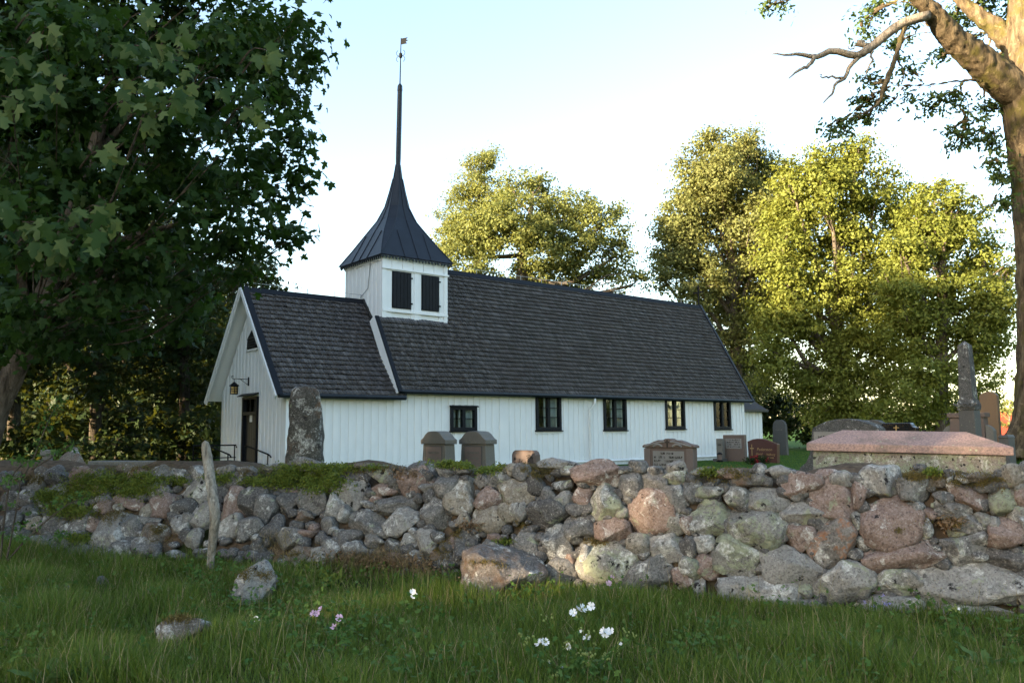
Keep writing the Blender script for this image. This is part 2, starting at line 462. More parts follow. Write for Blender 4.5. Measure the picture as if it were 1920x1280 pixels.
def ghf(x, y):
    return float(gh(x, y))

def ground_mat():
    m, t, b = newmat('ground_grass_soil', 0.95, 0.05)
    geo = N(t, 'ShaderNodeNewGeometry')
    dt = N(t, 'ShaderNodeVectorMath', operation='DOT_PRODUCT')
    dt.inputs[1].default_value = (-WNRM[0], -WNRM[1], 0)
    L(t, geo.outputs['Position'], dt.inputs[0])
    s = math_(t, 'SUBTRACT', dt.outputs['Value'], float(-(WA @ WNRM)))
    v = coords(t, world=True)
    n1 = noise(t, v, 0.9, 5, 0.6); n2 = noise(t, v, 9, 5, 0.7); n3 = noise(t, v, 60, 3, 0.7)
    lawn = ramp(t, n2, [(0.3, (0.030, 0.075, 0.012)), (0.55, (0.048, 0.105, 0.018)), (0.75, (0.065, 0.12, 0.026))])
    lawn = mix(t, step(t, n1, 0.5, 0.72, 0, 0.5), lawn, (0.055, 0.085, 0.022))
    verge = ramp(t, n2, [(0.3, (0.030, 0.028, 0.014)), (0.5, (0.045, 0.055, 0.020)), (0.72, (0.055, 0.075, 0.022))])
    c = mix(t, step(t, s, 0.6, 1.2), verge, lawn)
    c = mix(t, step(t, n3, 0.4, 0.7, 0, 0.4), c, (0.02, 0.03, 0.01))
    L(t, c, b.inputs['Base Color'])
    bump(t, b, math_(t, 'ADD', n2, n3), 0.7, 0.05)
    return m
M_GROUND = ground_mat()
def axis(lo, hi, stepn, far_lo, far_hi):
    c = list(np.arange(lo, hi + 1e-6, stepn))
    a, d = lo, stepn
    left = []
    while a > far_lo:
        d *= 1.25; a -= d; left.append(a)
    a, d = hi, stepn; right = []
    while a < far_hi:
        d *= 1.25; a += d; right.append(a)
    return np.array(left[::-1] + c + right)
gx = axis(-13, 18, 0.22, -3000, 3000); gy = axis(3, 32, 0.22, -400, 4000)
GX, GY = np.meshgrid(gx, gy)
GV = np.stack([GX, GY, gh(GX, GY)], -1).reshape(-1, 3)
nx_, ny_ = len(gx), len(gy)
ii = (np.arange(ny_ - 1)[:, None] * nx_ + np.arange(nx_ - 1)[None, :]).ravel()
GF = np.stack([ii, ii + 1, ii + 1 + nx_, ii + nx_], -1)
tag(obj('ground', mesh_np('ground', GV, GF, M_GROUND, True)), kind='structure')

# gravel edge of the road at the near left corner
def gravel_mat():
    m, t, b = newmat('road_gravel', 0.95, 0.1)
    v = coords(t, world=True)
    c = mix(t, voro(t, v, 55, out='Color'), (0.10, 0.085, 0.075), (0.20, 0.17, 0.15))
    c = mix(t, step(t, noise(t, v, 40, 3), 0.4, 0.6, 0, 0.6), c, (0.06, 0.05, 0.045))
    L(t, c, b.inputs['Base Color']); bump(t, b, voro(t, v, 55), 0.8, 0.03)
    return m
e0 = on_z(-60, 1266, ZF); e1 = on_z(150, 1292, ZF)
ed = (e1 - e0)[:2]; ed /= np.linalg.norm(ed); en = np.array([ed[1], -ed[0]])
if en[1] > 0: en = -en
us = np.linspace(-30, 30, 121); vs = np.linspace(0, 5.0, 21)
RV = []
for vv in vs:
    for u in us:
        j = 0.10 * math.sin(u * 3.1) + 0.06 * math.sin(u * 7.7 + 1) if vv == 0 else 0
        p = e0[:2] + ed * u + en * (vv + j)
        RV.append((p[0], p[1], float(gh(p[0], p[1])) + 0.035 - (0.05 if vv == 0 else 0)))
RF = [(r_ * 121 + c_, r_ * 121 + c_ + 1, (r_ + 1) * 121 + c_ + 1, (r_ + 1) * 121 + c_) for r_ in range(20) for c_ in range(120)]
tag(obj('road', mesh_np('road', RV, RF, gravel_mat(), True)), kind='structure')

# ------------------------------------------------------------------ church
TH = R(50.445)
ORG = np.array([12.302, 44.405, 0.0])          # south-east corner of the nave
EX = np.array([math.sin(TH), math.cos(TH), 0]); EY = np.array([-math.cos(TH), math.sin(TH), 0]); EZ = np.array([0, 0, 1.0])
def loc(P):
    d = np.asarray(P) - ORG
    return np.array([d @ EX, d @ EY, d[2]])
CAML = loc((0, 0, EYE))
def rloc(px, py):
    d = ray(px, py); return np.array([d @ EX, d @ EY, d[2]])
def hit(px, py, ax, val):                      # church coordinates where a pixel's ray meets the plane ax = val
    d = rloc(px, py); k = (val - CAML[ax]) / d[ax]
    return CAML + d * k
church = empty('church', ORG, math.atan2(EX[1], EX[0]), 'long white wooden church with dark shingle roof, belfry and thin black spire', 'church')
UW, UP, WID, RY = 21.272, 25.811, 5.95, 2.975
ZE, ZR, OV = 3.04, 8.488, 0.229
PZE, PZR = 2.81, 6.766
XE, XWB, XPB = 0.392, -UW - 0.35, -UP - 0.472
TY0, TY1, TX0, TX1, TZ = 1.453, 4.483, -UW, -UW + 3.03, 8.435
ZWT = 0.22

# windows and other openings of the south wall, measured on the wall plane
def wrect(x0, y0, x1, y1):
    a = hit(x0, (y0 + y1) / 2, 1, 0.0)[0]; b = hit(x1, (y0 + y1) / 2, 1, 0.0)[0]
    xm = (x0 + x1) / 2
    return [a, b, hit(xm, y1, 1, -0.03)[2], hit(xm, y0, 1, -0.03)[2]]
WINS = [wrect(843.5, 762, 893, 807), wrect(1004, 738, 1051, 806), wrect(1131, 742, 1173.5, 805.6),
        wrect(1247, 745, 1283, 803.5), wrect(1338, 748, 1369, 804)]
for k in range(1, 5):
    WINS[k][3] = ZE + 0.02
TOPW = ZE + 0.12
def solid(x0, x1, zb, zt, rects):
    """z intervals left between zb and zt for a strip x0..x1"""
    seg = [(zb, zt)]
    for (a, b, c, d) in rects:
        if a < x1 - 1e-4 and b > x0 + 1e-4:
            ns = []
            for (p, q) in seg:
                if c > p: ns.append((p, min(q, c)))
                if d < q: ns.append((max(p, d), q))
            seg = [s_ for s_ in ns if s_[1] - s_[0] > 0.02]
    return seg
xs = sorted({-UP, 0.0} | {r[0] for r in WINS} | {r[1] for r in WINS})
mb = MB()
for a, b in zip(xs[:-1], xs[1:]):
    zt = TOPW if b > -UW + .01 or a >= -UW else PZE + 0.1
    for p, q in solid(a, b, 0.05, TOPW, WINS):
        mb.box(a, b, 0.0, 0.16, p, q)
wall_s = mb.build('wall', M_WHITE, church)
# vertical boards over the gaps
pitch, bw = 0.305, 0.175
x = -UP + 0.22
k = 0
JOG = hit(944, 800, 1, 0.0)[0]                 # broad upright where the nave meets the older west bay
while x < -0.2:
    jw = bw + random.uniform(-0.02, 0.02)
    if abs(x + jw / 2 - JOG) > 0.34:
        top = TOPW - 0.01 if x > -UW else PZE + 0.11
        for p, q in solid(x, x + jw, ZWT + 0.03 + random.uniform(-.006, .006), top, [(r[0] - .02, r[1] + .02, r[2] - .12, r[3]) for r in WINS]):
            th = 0.027 + random.uniform(-.004, .004)
            MB().box(0, jw, -th, 0.004, 0, q - p).build('board', M_WHITE, wall_s, (x, 0, p))
    x += pitch + random.uniform(-0.012, 0.012)
for cx, cw, zt in ((JOG, 0.46, TOPW), (-0.09, 0.20, TOPW), (-UP + 0.09, 0.2, PZE + .1)):
    bevel(MB().box(cx - cw / 2, cx + cw / 2, -0.045, 0.004, ZWT - 0.02, zt - .02).build('corner_board', M_WHITE, wall_s), 0.006)
MB().prism([(-0.10, ZWT - 0.05), (0.0, ZWT - 0.05), (0.0, ZWT + 0.03), (-0.10, ZWT - 0.02)], 0, -UP, 0.05).build('water_table', M_WHITE, wall_s)
MB().box(-UP + 0.02, 0.03, -0.035, 0.2, -0.3, ZWT - 0.06).build('foundation', M_FOUND, church)
MB().box(-UP, 0.0, WID - 0.16, WID, -0.3, TOPW).build('wall', M_WHITE, church)
MB().prism([(0.16, -0.3), (WID - 0.16, -0.3), (WID - 0.16, TOPW), (RY, ZR - 0.3), (0.16, TOPW)], 0, -0.16, -0.0).build('wall', M_WHITE, church)
MB().box(-UP + .2, -0.2, 0.2, WID - 0.2, 0.1, 0.2).build('floor_boards', M_DOOR, church)

MB().box(-UP + .08, -0.03, 0.08, WID - 0.08, ZE + .03, ZE + .1).build('ceiling', M_DOOR, church)
MB().box(-UW + .2, -UW + .3, 0.06, WID - 0.06, 0.12, ZE + .05).build('partition', M_WHITE, church)
# windows
for wi, (x0, x1, z0, z1) in enumerate(WINS):
    mb = MB(); f = 0.13
    mb.box(x0, x0 + f, -0.07, 0.10, z0, z1); mb.box(x1 - f, x1, -0.07, 0.10, z0, z1)
    mb.box(x0 + f, x1 - f, -0.068, 0.098, z0, z0 + f); mb.box(x0 + f, x1 - f, -0.068, 0.098, z1 - f, z1)
    xm = (x0 + x1) / 2
    mb.box(xm - 0.075, xm + 0.075, -0.06, 0.09, z0 + f, z1 - f)
    win = mb.build('window', M_TRIM, church)
    if wi == 0:
        MB().prism([(-0.13, z1 - .02), (0, z1 + .01), (0, z1 + .06), (-0.13, z1 + .02)], 0, x0 - .04, x1 + .04).build('drip_board', M_TRIM, win)
    MB().prism([(-0.125, z0 - 0.06), (0.0, z0 - 0.06), (0.0, z0 - 0.001), (-0.125, z0 - 0.02)], 0, x0 - 0.04, x1 + 0.04).build('sill', M_TRIM, win)
    if wi: MB().box(x0 - 0.03, x1 + 0.03, -0.05, -0.002, z0 - 0.15, z0 - 0.062).build('apron_board', M_WHITE, win)
    rows = 2 if wi == 0 else 3
    for a, b in ((x0 + f, xm - 0.075), (xm + 0.075, x1 - f)):
        zz = np.linspace(z0 + f, z1 - f, rows + 1)
        for r_ in range(rows):
            MB().box(a, b, 0.02, 0.026, zz[r_] + 0.012, zz[r_ + 1] - 0.012).build('pane', M_GLASS, win)
            if r_:
                MB().box(a, b, -0.02, 0.05, zz[r_] - 0.014, zz[r_] + 0.014).build('glazing_bar', M_TRIM, win)
    # white lining and a pleated curtain half drawn at each side
    MB().box(xm - 0.075 - .07, xm - 0.075 + .02, 0.1, 0.16, z0 + f - .02, z1).box(x1 - f - .06, x1 - f + .02, 0.1, 0.158, z0 + f - .02, z1).build('lining', M_WHITE, win)
    for a, b, wd in ((x0 + f, xm, 0.42 if wi == 0 else 0.12), (xm, x1 - f, 0.8)):
        n = 26; u = np.linspace(0, (b - a) * wd, n)
        V = []; s0 = b - (b - a) * wd if b < x1 - f + .01 and a >= xm else a
        if wi and a < xm: s0 = b - (b - a) * (wd + .15)
        for z in (z0 + 0.05, z1):
            for i, uu in enumerate(u):
                V.append((s0 + uu, 0.125 + 0.018 * math.sin(i * 1.55) + 0.008 * math.sin(i * .7), z))
        mesh = mesh_np('curtain', V, [(i, i + 1, n + i + 1, n + i) for i in range(n - 1)], M_CURT, True)
        cu = obj('curtain', mesh, win); s_ = cu.modifiers.new('s', 'SOLIDIFY'); s_.thickness = 0.006
    if wi == 0:
        MB().tube([(xm - .28, .25, z0 + .02), (xm - .28, .25, z0 + .10), (xm - .28, .25, z0 + .11), (xm - .28, .25, z0 + .38)], [.05, .02, .035, .03], 10).build('candle', M_AMBER, win)

# west front of the porch: upright boards round the door and the gable light
dl, dr = hit(455, 800, 0, -UP)[1], hit(482.5, 800, 0, -UP)[1]
dy0, dy1 = min(dl, dr), max(dl, dr)
dzt = hit(470, 744, 0, -UP)[2]; dzb = 0.36
wl, wr = hit(461, 650, 0, -UP)[1], hit(480, 650, 0, -UP)[1]
gy0, gy1 = min(wl, wr), max(wl, wr); gyc = (gy0 + gy1) / 2
gyc = RY; gw = (gy1 - gy0) / 2; gy0, gy1 = gyc - gw, gyc + gw
gz0, gz1 = hit(470, 655, 0, -UP)[2], hit(467, 618, 0, -UP)[2]
def rake(y, drop=0.12):
    return PZR - abs(y - RY) * (PZR - PZE) / (RY + OV) - drop
DOORR = [(dy0, dy1, 0.0, dzt), (gy0, gy1, gz0, gz0 + (gz1 - gz0) * .55)]
wall_w = MB().box(-UP + 0.06, -UP + 0.16, 0.0, dy0, 0.05, PZE).box(-UP + 0.06, -UP + 0.16, dy1, WID, 0.05, PZE).build('wall', M_WHITE, church)
nb = 37; ys = np.linspace(0.0, WID, nb + 1)
for i in range(nb):
    a, b = ys[i], ys[i + 1]
    pr = 0.022 if i % 2 else 0.0
    for p, q in solid(a, b, 0.05, 99, DOORR):
        t0, t1 = (rake(a), rake(b)) if q > 50 else (q, q)
        if min(t0, t1) <= p + .02: continue
        mb = MB()
        V = [(xx, yy, zz) for xx in (-UP - pr, -UP + 0.055) for yy, zz in ((a + (-.012 if i % 2 else .0), p), (b + (.012 if i % 2 else 0), p), (b + (.012 if i % 2 else 0), t1), (a + (-.012 if i % 2 else .0), t0))]
        mb.raw(V, [(0, 1, 2, 3), (7, 6, 5, 4), (0, 4, 5, 1), (1, 5, 6, 2), (2, 6, 7, 3), (3, 7, 4, 0)])
        mb.build('board', M_WHITE, wall_w)
MB().box(-UP - 0.04, -UP + 0.0, -0.05, 0.14, 0.1, PZE + .02).build('corner_board', M_WHITE, wall_w)
MB().box(-UP - 0.03, -UP + 0.2, 0.0, WID, -0.3, 0.12).build('foundation', M_FOUND, church)
# door
door = MB().box(-UP + 0.10, -UP + 0.15, dy0 + .1, dy1 - .1, dzb, dzb + (dzt - dzb) * .74).build('door', M_DOOR, church)
zt_ = dzb + (dzt - dzb) * .74
mb = MB(); mb.box(-UP - .05, -UP + .16, dy0, dy0 + .1, dzb, dzt); mb.box(-UP - .05, -UP + .16, dy1 - .1, dy1, dzb, dzt)
mb.box(-UP - .045, -UP + .15, dy0 + .1, dy1 - .1, zt_, zt_ + .12); mb.box(-UP - .045, -UP + .15, dy0 + .1, dy1 - .1, dzt - .08, dzt)
mb.build('door_frame', M_TRIM, door)
nbp = 6; yy = np.linspace(dy0 + .1, dy1 - .1, nbp + 1)
for i in range(nbp):
    bevel(MB().box(-UP + 0.07, -UP + 0.105, yy[i] + .006, yy[i + 1] - .006, dzb + .03, zt_ - .01).build('plank', M_DOOR, door), .006)
yy = np.linspace(dy0 + .1, dy1 - .1, 4)
for i in range(3):
    MB().box(-UP + .08, -UP + .086, yy[i] + .015, yy[i + 1] - .015, zt_ + .12, dzt - .08).build('transom_pane', M_GLASS, door)
    if i: MB().box(-UP + .06, -UP + .1, yy[i] - .016, yy[i] + .016, zt_ + .12, dzt - .08).build('glazing_bar', M_TRIM, door)
ny_c = hit(467.5, 784, 0, -UP)[1]; nz_c = hit(467.5, 784, 0, -UP)[2]
MB().box(-UP + .05, -UP + .068, ny_c - .10, ny_c + .10, nz_c - .13, nz_c + .13).build('notice', M_PAPER, door)
MB().tube([(-UP + .05, dy0 + .24, 1.35), (-UP + .0, dy0 + .24, 1.35), (-UP + .0, dy0 + .36, 1.35)], .014, 8).build('door_handle', M_IRON, door)
MB().prism([(-UP - .22, dzt + .02), (-UP - .02, dzt + .10), (-UP - .02, dzt + .14), (-UP - .22, dzt + .05)], 1, dy0 - .1, dy1 + .06).build('door_hood', M_TRIM, door)
MB().box(-UP - .02, -UP + .3, dy0, dy1, -.2, dzb).build('threshold', M_CONC, door)
# gable light: pointed dark shutter
gs = gz0 + (gz1 - gz0) * .55
gl = MB().prism([(gy0, gz0), (gy1, gz0), (gy1, gs), (gyc, gz1), (gy0, gs)], 0, -UP - .035, -UP + .05).build('gable_window', M_TRIM, church)
for k in range(4):
    z = gz0 + .10 + k * (gs - gz0) / 4.2
    MB().bar((-UP - .05, gy0 + .10, z), (-UP - .05, gy1 - .10, z), .03, .10, (0.6, 0, 1)).build('louvre', M_DOOR, gl)
MB().box(-UP - .07, -UP - .02, gy0 - .06, gy1 + .06, gz0 - .07, gz0 - .005).build('sill', M_WHITE, gl)
# gable of the nave above the porch roof
def nrake(y, drop=0.1):
    return ZR - abs(y - RY) * (ZR - ZE) / (RY + OV) - drop
wall_g = MB().prism([(0.0, TOPW - .2), (WID, TOPW - .2), (WID, nrake(WID)), (RY, nrake(RY)), (0.0, nrake(0.0))], 0, -UW + .02, -UW + .16).build('wall', M_WHITE, church)
nb = 34; ys = np.linspace(0.0, WID, nb + 1)
for i in range(nb):
    a, b = ys[i], ys[i + 1]; pr = 0.024 if i % 2 else 0.0
    e = .012 if i % 2 else 0
    ta, tb = nrake(a), nrake(b)
    if TY0 - .02 < a and b < TY1 + .02: ta = tb = min(ta, tb)
    lo = max(PZE, min(rake(a, .2), rake(b, .2)))
    if min(ta, tb) <= lo + .03: continue
    V = [(xx, yy_, zz) for xx in (-UW - pr, -UW + 0.018) for yy_, zz in ((a - e, lo), (b + e, lo), (b + e, tb), (a - e, ta))]
    MB().raw(V, [(0, 1, 2, 3), (7, 6, 5, 4), (0, 4, 5, 1), (1, 5, 6, 2), (2, 6, 7, 3), (3, 7, 4, 0)]).build('board', M_WHITE, wall_g)

# roofs -------------------------------------------------------------
def roof(name, x0, x1, ze, zr, skip=None, rows=24, seed=1):
    """a shingled gable roof: deck, rows of shingles, verges, ridge, gutter"""
    rg = np.random.default_rng(seed)
    ye = -OV
    Lr = math.hypot(RY - ye, zr - ze); dy, dz = (RY - ye) / Lr, (zr - ze) / Lr
    nrm = np.array([0, -dz, dy])
    deck = MB()
    for sgn in (1, -1):
        P = lambda s, h: ((ye + dy * s - dz * h) if sgn > 0 else 2 * RY - (ye + dy * s - dz * h), ze + dz * s + dy * h)
        if skip is None:
            parts_ = [(x0 + .03, x1 - .03, 0, Lr)]
        else:
            parts_ = [(x0 + .03, skip[1], 0, skip[2]), (skip[1] + .001, x1 - .03, 0, Lr)]
        for (xa_, xb_, s0_, s1_) in parts_:
            q_ = [P(s0_, 0), P(s1_, 0), P(s1_, .06), P(s0_, .06)]
            deck.prism(q_ if sgn > 0 else q_[::-1], 0, xa_, xb_)
    rf = deck.build(name, M_WHITE, church)
    sp = (Lr - .10) / rows
    for r_ in range(rows):
        s0 = r_ * sp - .03
        xs_ = [x0 + .02 - rg.uniform(0, .1)]
        while xs_[-1] < x1 - .02: xs_.append(xs_[-1] + rg.uniform(.085, .155))
        xs_ = np.array(xs_); n = len(xs_) - 1
        a = np.clip(xs_[:-1] + .003, x0 + .02, x1 - .02); b = np.clip(xs_[1:] - .003, x0 + .02, x1 - .02)
        keep = b - a > .02
        if skip is not None:
            keep &= ~((b < skip[1] + .06) & (s0 > skip[2] - .16))
        a, b = a[keep], b[keep]; n = len(a)
        f1, f2 = rg.uniform(0, 6.28, 2); wob = .014 * np.sin(a * 1.3 + f1) + .008 * np.sin(a * 4.1 + f2)
        lo = s0 + rg.normal(0, .009, n) + wob
        hi = lo + sp * 1.55
        hlo = .150 + rg.normal(0, .006, n).clip(-.014, .02); hhi = np.full(n, .066)
        V = np.zeros((n, 8, 3))
        tk = .034
        for j, (xx, ss, hh) in enumerate(((a, lo, hlo), (b, lo, hlo), (b, hi, hhi), (a, hi, hhi), (a, lo + .045, hlo - .065), (b, lo + .045, hlo - .065), (b, hi, hhi - tk * .4), (a, hi, hhi - tk * .4))):
            V[:, j, 0] = xx; V[:, j, 1] = ye + dy * ss - dz * hh; V[:, j, 2] = ze + dz * ss + dy * hh
        F = np.array([[0, 1, 2, 3], [4, 5, 1, 0], [7, 4, 0, 3], [5, 6, 2, 1]])
        F = (np.arange(n)[:, None, None] * 8 + F[None]).reshape(-1, 4)
        obj('shingle_row', mesh_np('shingle_row', V.reshape(-1, 3), F, M_SHING), rf)
    # north slope in one sheet of felt-dark boards
    P = lambda s, h: (2 * RY - (ye + dy * s - dz * h), ze + dz * s + dy * h)
    MB().prism([P(-.03, .10), P(Lr, .10), P(Lr, .061), P(-.03, .061)], 0, (x0 + .02) if skip is None else skip[1] + .01, x1 - .02).build('north_slope', M_SHING, rf)
    # ridge boards
    mb = MB()
    for sgn in (1, -1):
        c = np.array([0, RY - sgn * dy * .11, zr - dz * .11]) + np.array([0, -sgn * dz, dy]) * .125
        mb.bar(((x0 - .01) if skip is None else skip[1], c[1], c[2]), (x1 + .01, c[1], c[2]), .26, .035, (0, -sgn * dz, dy))
    mb.build('ridge_board', M_TRIM, rf)
    # gutter along the south eaves
    pth = []
    g = [(-OV - .17, ze + .06), (-OV - .19, ze - .02), (-OV - .14, ze - .09), (-OV - .05, ze - .10), (-OV + .02, ze - .07), (-OV + .02, ze + .05), (-OV - .02, ze + .05), (-OV - .04, ze - .03), (-OV - .12, ze - .03), (-OV - .145, ze + .06)]
    MB().prism(g, 0, x0 + .05, x1 - .02).build('gutter', M_TIN, rf)
    MB().box(x0 + .1, x1 - .05, -OV + .03, 0.02, ze - .04, ze - .01).build('soffit', M_TRIM, rf)
    def verge(x, wd, nm, m, hgt, off, sides=(1, -1), smax=None):
        for sgn in sides:
            P3 = lambda s, h: (x, (ye + dy * s - dz * h) if sgn > 0 else 2 * RY - (ye + dy * s - dz * h), ze + dz * s + dy * h)
            mb = MB(); mb.bar(P3(-.12, off), P3(Lr + off * dy * .6 if smax is None else smax, off), wd, hgt, (0, -sgn * dz, dy))
            mb.build(nm, m, rf)
    return rf, verge
ST = math.hypot(RY + OV, ZR - ZE) * (TY0 + OV) / (RY + OV) - .02     # distance up the slope to the belfry wall
nroof, nverge = roof('roof', XWB, XE, ZE, ZR, (XWB, TX1, ST), 28, 3)
nverge(XWB + .03, .16, 'verge_cap', M_TRIM, .06, .145, smax=ST + .05); nverge(XE - .03, .16, 'verge_cap', M_TIN, .06, .145)
nverge(XWB - .035, .04, 'barge_board', M_WHITE, .40, -.09, smax=ST + .10); nverge(XE + .03, .04, 'barge_board', M_WHITE, .24, -.02)
proof_, pverge = roof('porch_roof', XPB, -UW - .03, PZE, PZR, None, 21, 5)
pverge(XPB + .06, .20, 'verge_cap', M_TRIM, .06, .135)
pverge(XPB - .035, .04, 'barge_board', M_WHITE, .20, -.00); pverge(XPB - .075, .035, 'barge_board', M_WHITE, .12, .04)
# flashing where the porch roof meets the gable
mb = MB()
for sgn in (1,):
    Lr = math.hypot(RY + OV, PZR - PZE); dy, dz = (RY + OV) / Lr, (PZR - PZE) / Lr
    a = np.array([-UW - .07, -OV - dz * .14, PZE + dy * .14]); b = np.array([-UW - .07, RY - dz * .14, PZR + dy * .14])
    mb.bar(a, b, .10, .10, (0, -dz, dy))
mb.build('flashing', M_DOOR, proof_)
MB().bar((XPB - .02, RY, PZR + .1), (XPB - .05, RY, PZR + .75), .04, .04, (0, 1, 0)).build('gable_spike', M_IRON, church)
# lightning conductor along both ridges
mb = MB()
for xa, xb, z, n in ((XPB + .25, -UW - .1, PZR + .16, 5), (TX1 + .1, XE - .3, ZR + .16, 15)):
    for i in range(n):
        x = xa + (xb - xa) * i / (n - 1); mb.bar((x, RY, z - .05), (x, RY, z + .14), .022, .022, (0, 1, 0))
        if i: mb.bar((xa + (xb - xa) * (i - 1) / (n - 1), RY, z + .13), (x, RY, z + .13), .014, .014)
mb.bar((-UW - .06, 3.1, PZR + .2), (-UW - .06, 2.5, PZR + .5), .018, .018); mb.bar((-UW - .06, 2.5, PZR + .5), (-UW - .06, 2.3, TZ - .1), .018, .018)
mb.build('lightning_conductor', M_GALV, church)
# cross on the east gable
cz = ZR + .1
cr = MB().box(XE - .06, XE + .0, RY - .035, RY + .035, cz, cz + 1.15).box(XE - .055, XE - .005, RY - .33, RY - .036, cz + .70, cz + .78).box(XE - .055, XE - .005, RY + .036, RY + .33, cz + .70, cz + .78)
cr.build('gable_cross', M_IRON, church)
# apse behind the nave
ay0 = 0.75
axe = hit(1429.5, 800, 1, ay0)[0]; aze = hit(1420, 771, 1, ay0 - .2)[2]
mb = MB(); pl = [(0.02, ay0), (axe, ay0), (axe + 1.2, ay0 + 1.3), (axe + 1.2, WID - ay0 - 1.3), (axe, WID - ay0), (0.02, WID - ay0)]
mb.prism(pl, 2, -.2, aze + .1); aps = mb.build('apse_wall', M_WHITE, church)
x = 0.05
while x < axe - .1:
    MB().box(x, x + .16, ay0 - .026, ay0 + .002, ZWT, aze + .05).build('board', M_WHITE, aps); x += .30
MB().box(.02, axe, ay0 - .03, ay0 + .02, -.3, ZWT - .04).build('foundation', M_FOUND, aps)
ap = (0.0, RY, aze + 2.6)
el = [(0.02, ay0 - .3), (axe + .15, ay0 - .3), (axe + 1.5, ay0 + 1.15), (axe + 1.5, WID - ay0 - 1.15), (axe + .15, WID - ay0 + .3), (0.02, WID - ay0 + .3)]
rows = 11; V = []; F = []
for r_ in range(rows + 1):
    for q in (0, 1):
        k = (r_ + (0 if q == 0 else -.02)) / rows; k = max(0, k)
        for (ex, ey) in el:
            V.append((ex + (ap[0] - ex) * k + (0.02 if ex < .1 else 0), ey + (ap[1] - ey) * k, aze + .06 + (ap[2] - aze) * k + (.035 if q else 0)))
for r_ in range(rows):
    a = (2 * r_ + 0) * 6; b = (2 * r_ + 3) * 6
    for i in range(5): F.append((a + i, a + i + 1, b + i + 1, b + i))
for r_ in range(1, rows):
    a = 2 * r_ * 6; b = (2 * r_ + 1) * 6
    for i in range(5): F.append((a + i, a + i + 1, b + i + 1, b + i))
apr = obj('apse_roof', mesh_np('apse_roof', V, F, M_SHING), church)
mb = MB()
for i in range(5):
    mb.bar((*el[i], aze + .04), (*el[i + 1], aze + .04), .10, .12)
mb.build('gutter', M_TIN, apr)
# downpipe
dxp = hit(1106, 800, 1, -.1)[0]
mb = MB(); mb.tube([(dxp + .12, -OV - .1, ZE - .08), (dxp + .12, -OV - .1, ZE - .32), (dxp, -.12, ZE - .62), (dxp, -.12, .35), (dxp + .1, -.16, .14), (dxp + .5, -.42, .02)], .048, 10)
dp = mb.build('downpipe', M_PVC, church, smooth=True)
for z in (1.0, 2.1): MB().tube([(dxp, -.12, z), (dxp, -.12, z + .05)], .056, 10).build('pipe_bracket', M_PVC, dp)

# belfry --------------------------------------------------------------
tw = MB().box(TX0 + .03, TX1 - .0, TY0 + .03, TY1, nrake(TY0) - .9, TZ + .12).build('belfry', M_WHITE, church)
sx = lambda px: hit(px, 540, 1, TY0)[0]
szz = lambda px, py: hit(px, py, 1, TY0)[2]
sh = [(sx(736), sx(769.5), szz(752, 577.5), szz(752, 511)), (sx(791), sx(822), szz(806, 582), szz(806, 518))]
zb = szz(718, 578) - .05
ztr = szz(722, 502)
MB().box(TX0 - .05, TX0 + .14, TY0 - .05, TY0 + .03, zb - .3, TZ + .1).build('corner_board', M_WHITE, tw)
MB().box(TX1 - .14, TX1 + .02, TY0 - .05, TY0 + .03, zb - .3, TZ + .1).build('corner_board', M_WHITE, tw)
MB().box(TX0 - .08, TX1 + .08, TY0 - .09, TY0 + .02, ztr - .035, ztr + .03).build('moulding', M_WHITE, tw)
MB().box(TX0 - .03, TX1 + .03, TY0 - .07, TY0 + .02, zb - .06, zb + .03).build('sill', M_WHITE, tw)
n = 11; xx = np.linspace(TX0 + .14, TX1 - .14, n + 1)
for i in range(n):
    MB().box(xx[i] + .004, xx[i + 1] - .004, TY0 - (.03 if i % 2 else .012), TY0 + .03, ztr + .03, TZ + .1).build('board', M_WHITE, tw)
for a, b in ((TX0 + .14, sh[0][0] - .04), (sh[0][1] + .04, (sh[0][1] + sh[1][0]) / 2 - .10), ((sh[0][1] + sh[1][0]) / 2 + .1, sh[1][0] - .04), (sh[1][1] + .04, TX1 - .14)):
    MB().box(a, b, TY0 - .012, TY0 + .03, zb - .3, ztr - .036).build('board', M_WHITE, tw)
c_ = (sh[0][1] + sh[1][0]) / 2
MB().box(c_ - .1, c_ + .1, TY0 - .035, TY0 + .03, zb - .3, ztr - .036).build('board', M_WHITE, tw)
for (a, b, c, d) in sh:
    s1 = MB().box(a - .02, b + .02, TY0 - .02, TY0 + .028, c - .02, d + .02).build('shutter', M_TRIM, tw)
    q = np.linspace(a, b, 6)
    for i in range(5):
        bevel(MB().box(q[i] + .006, q[i + 1] - .006, TY0 - .055, TY0 - .015, c, d).build('plank', M_TRIM, s1), .006)
    for z in (c + .2, d - .2):
        MB().box(b - .02, b + .07, TY0 - .075, TY0 - .056, z - .03, z + .03).build('hinge', M_IRON, s1)
MB().box(sh[0][0] - .1, sh[1][1] + .1, TY0 - .04, TY0 + .02, sh[0][3] + .03, ztr - .04).build('lintel_board', M_WHITE, tw)
nb = 19; ys = np.linspace(TY0, TY1, nb + 1)
for i in range(nb):
    pr = .022 if i % 2 else .0
    MB().box(TX0 - .008 - pr, TX0 + .03, ys[i] - (.01 if i % 2 else 0), ys[i + 1] + (.01 if i % 2 else 0), nrake(TY0) - .4, TZ - .18).build('board', M_WHITE, tw)
MB().box(TX0 - .05, TX0 + .03, TY0, TY1, TZ - .18, TZ + .1).build('frieze_board', M_WHITE, tw)

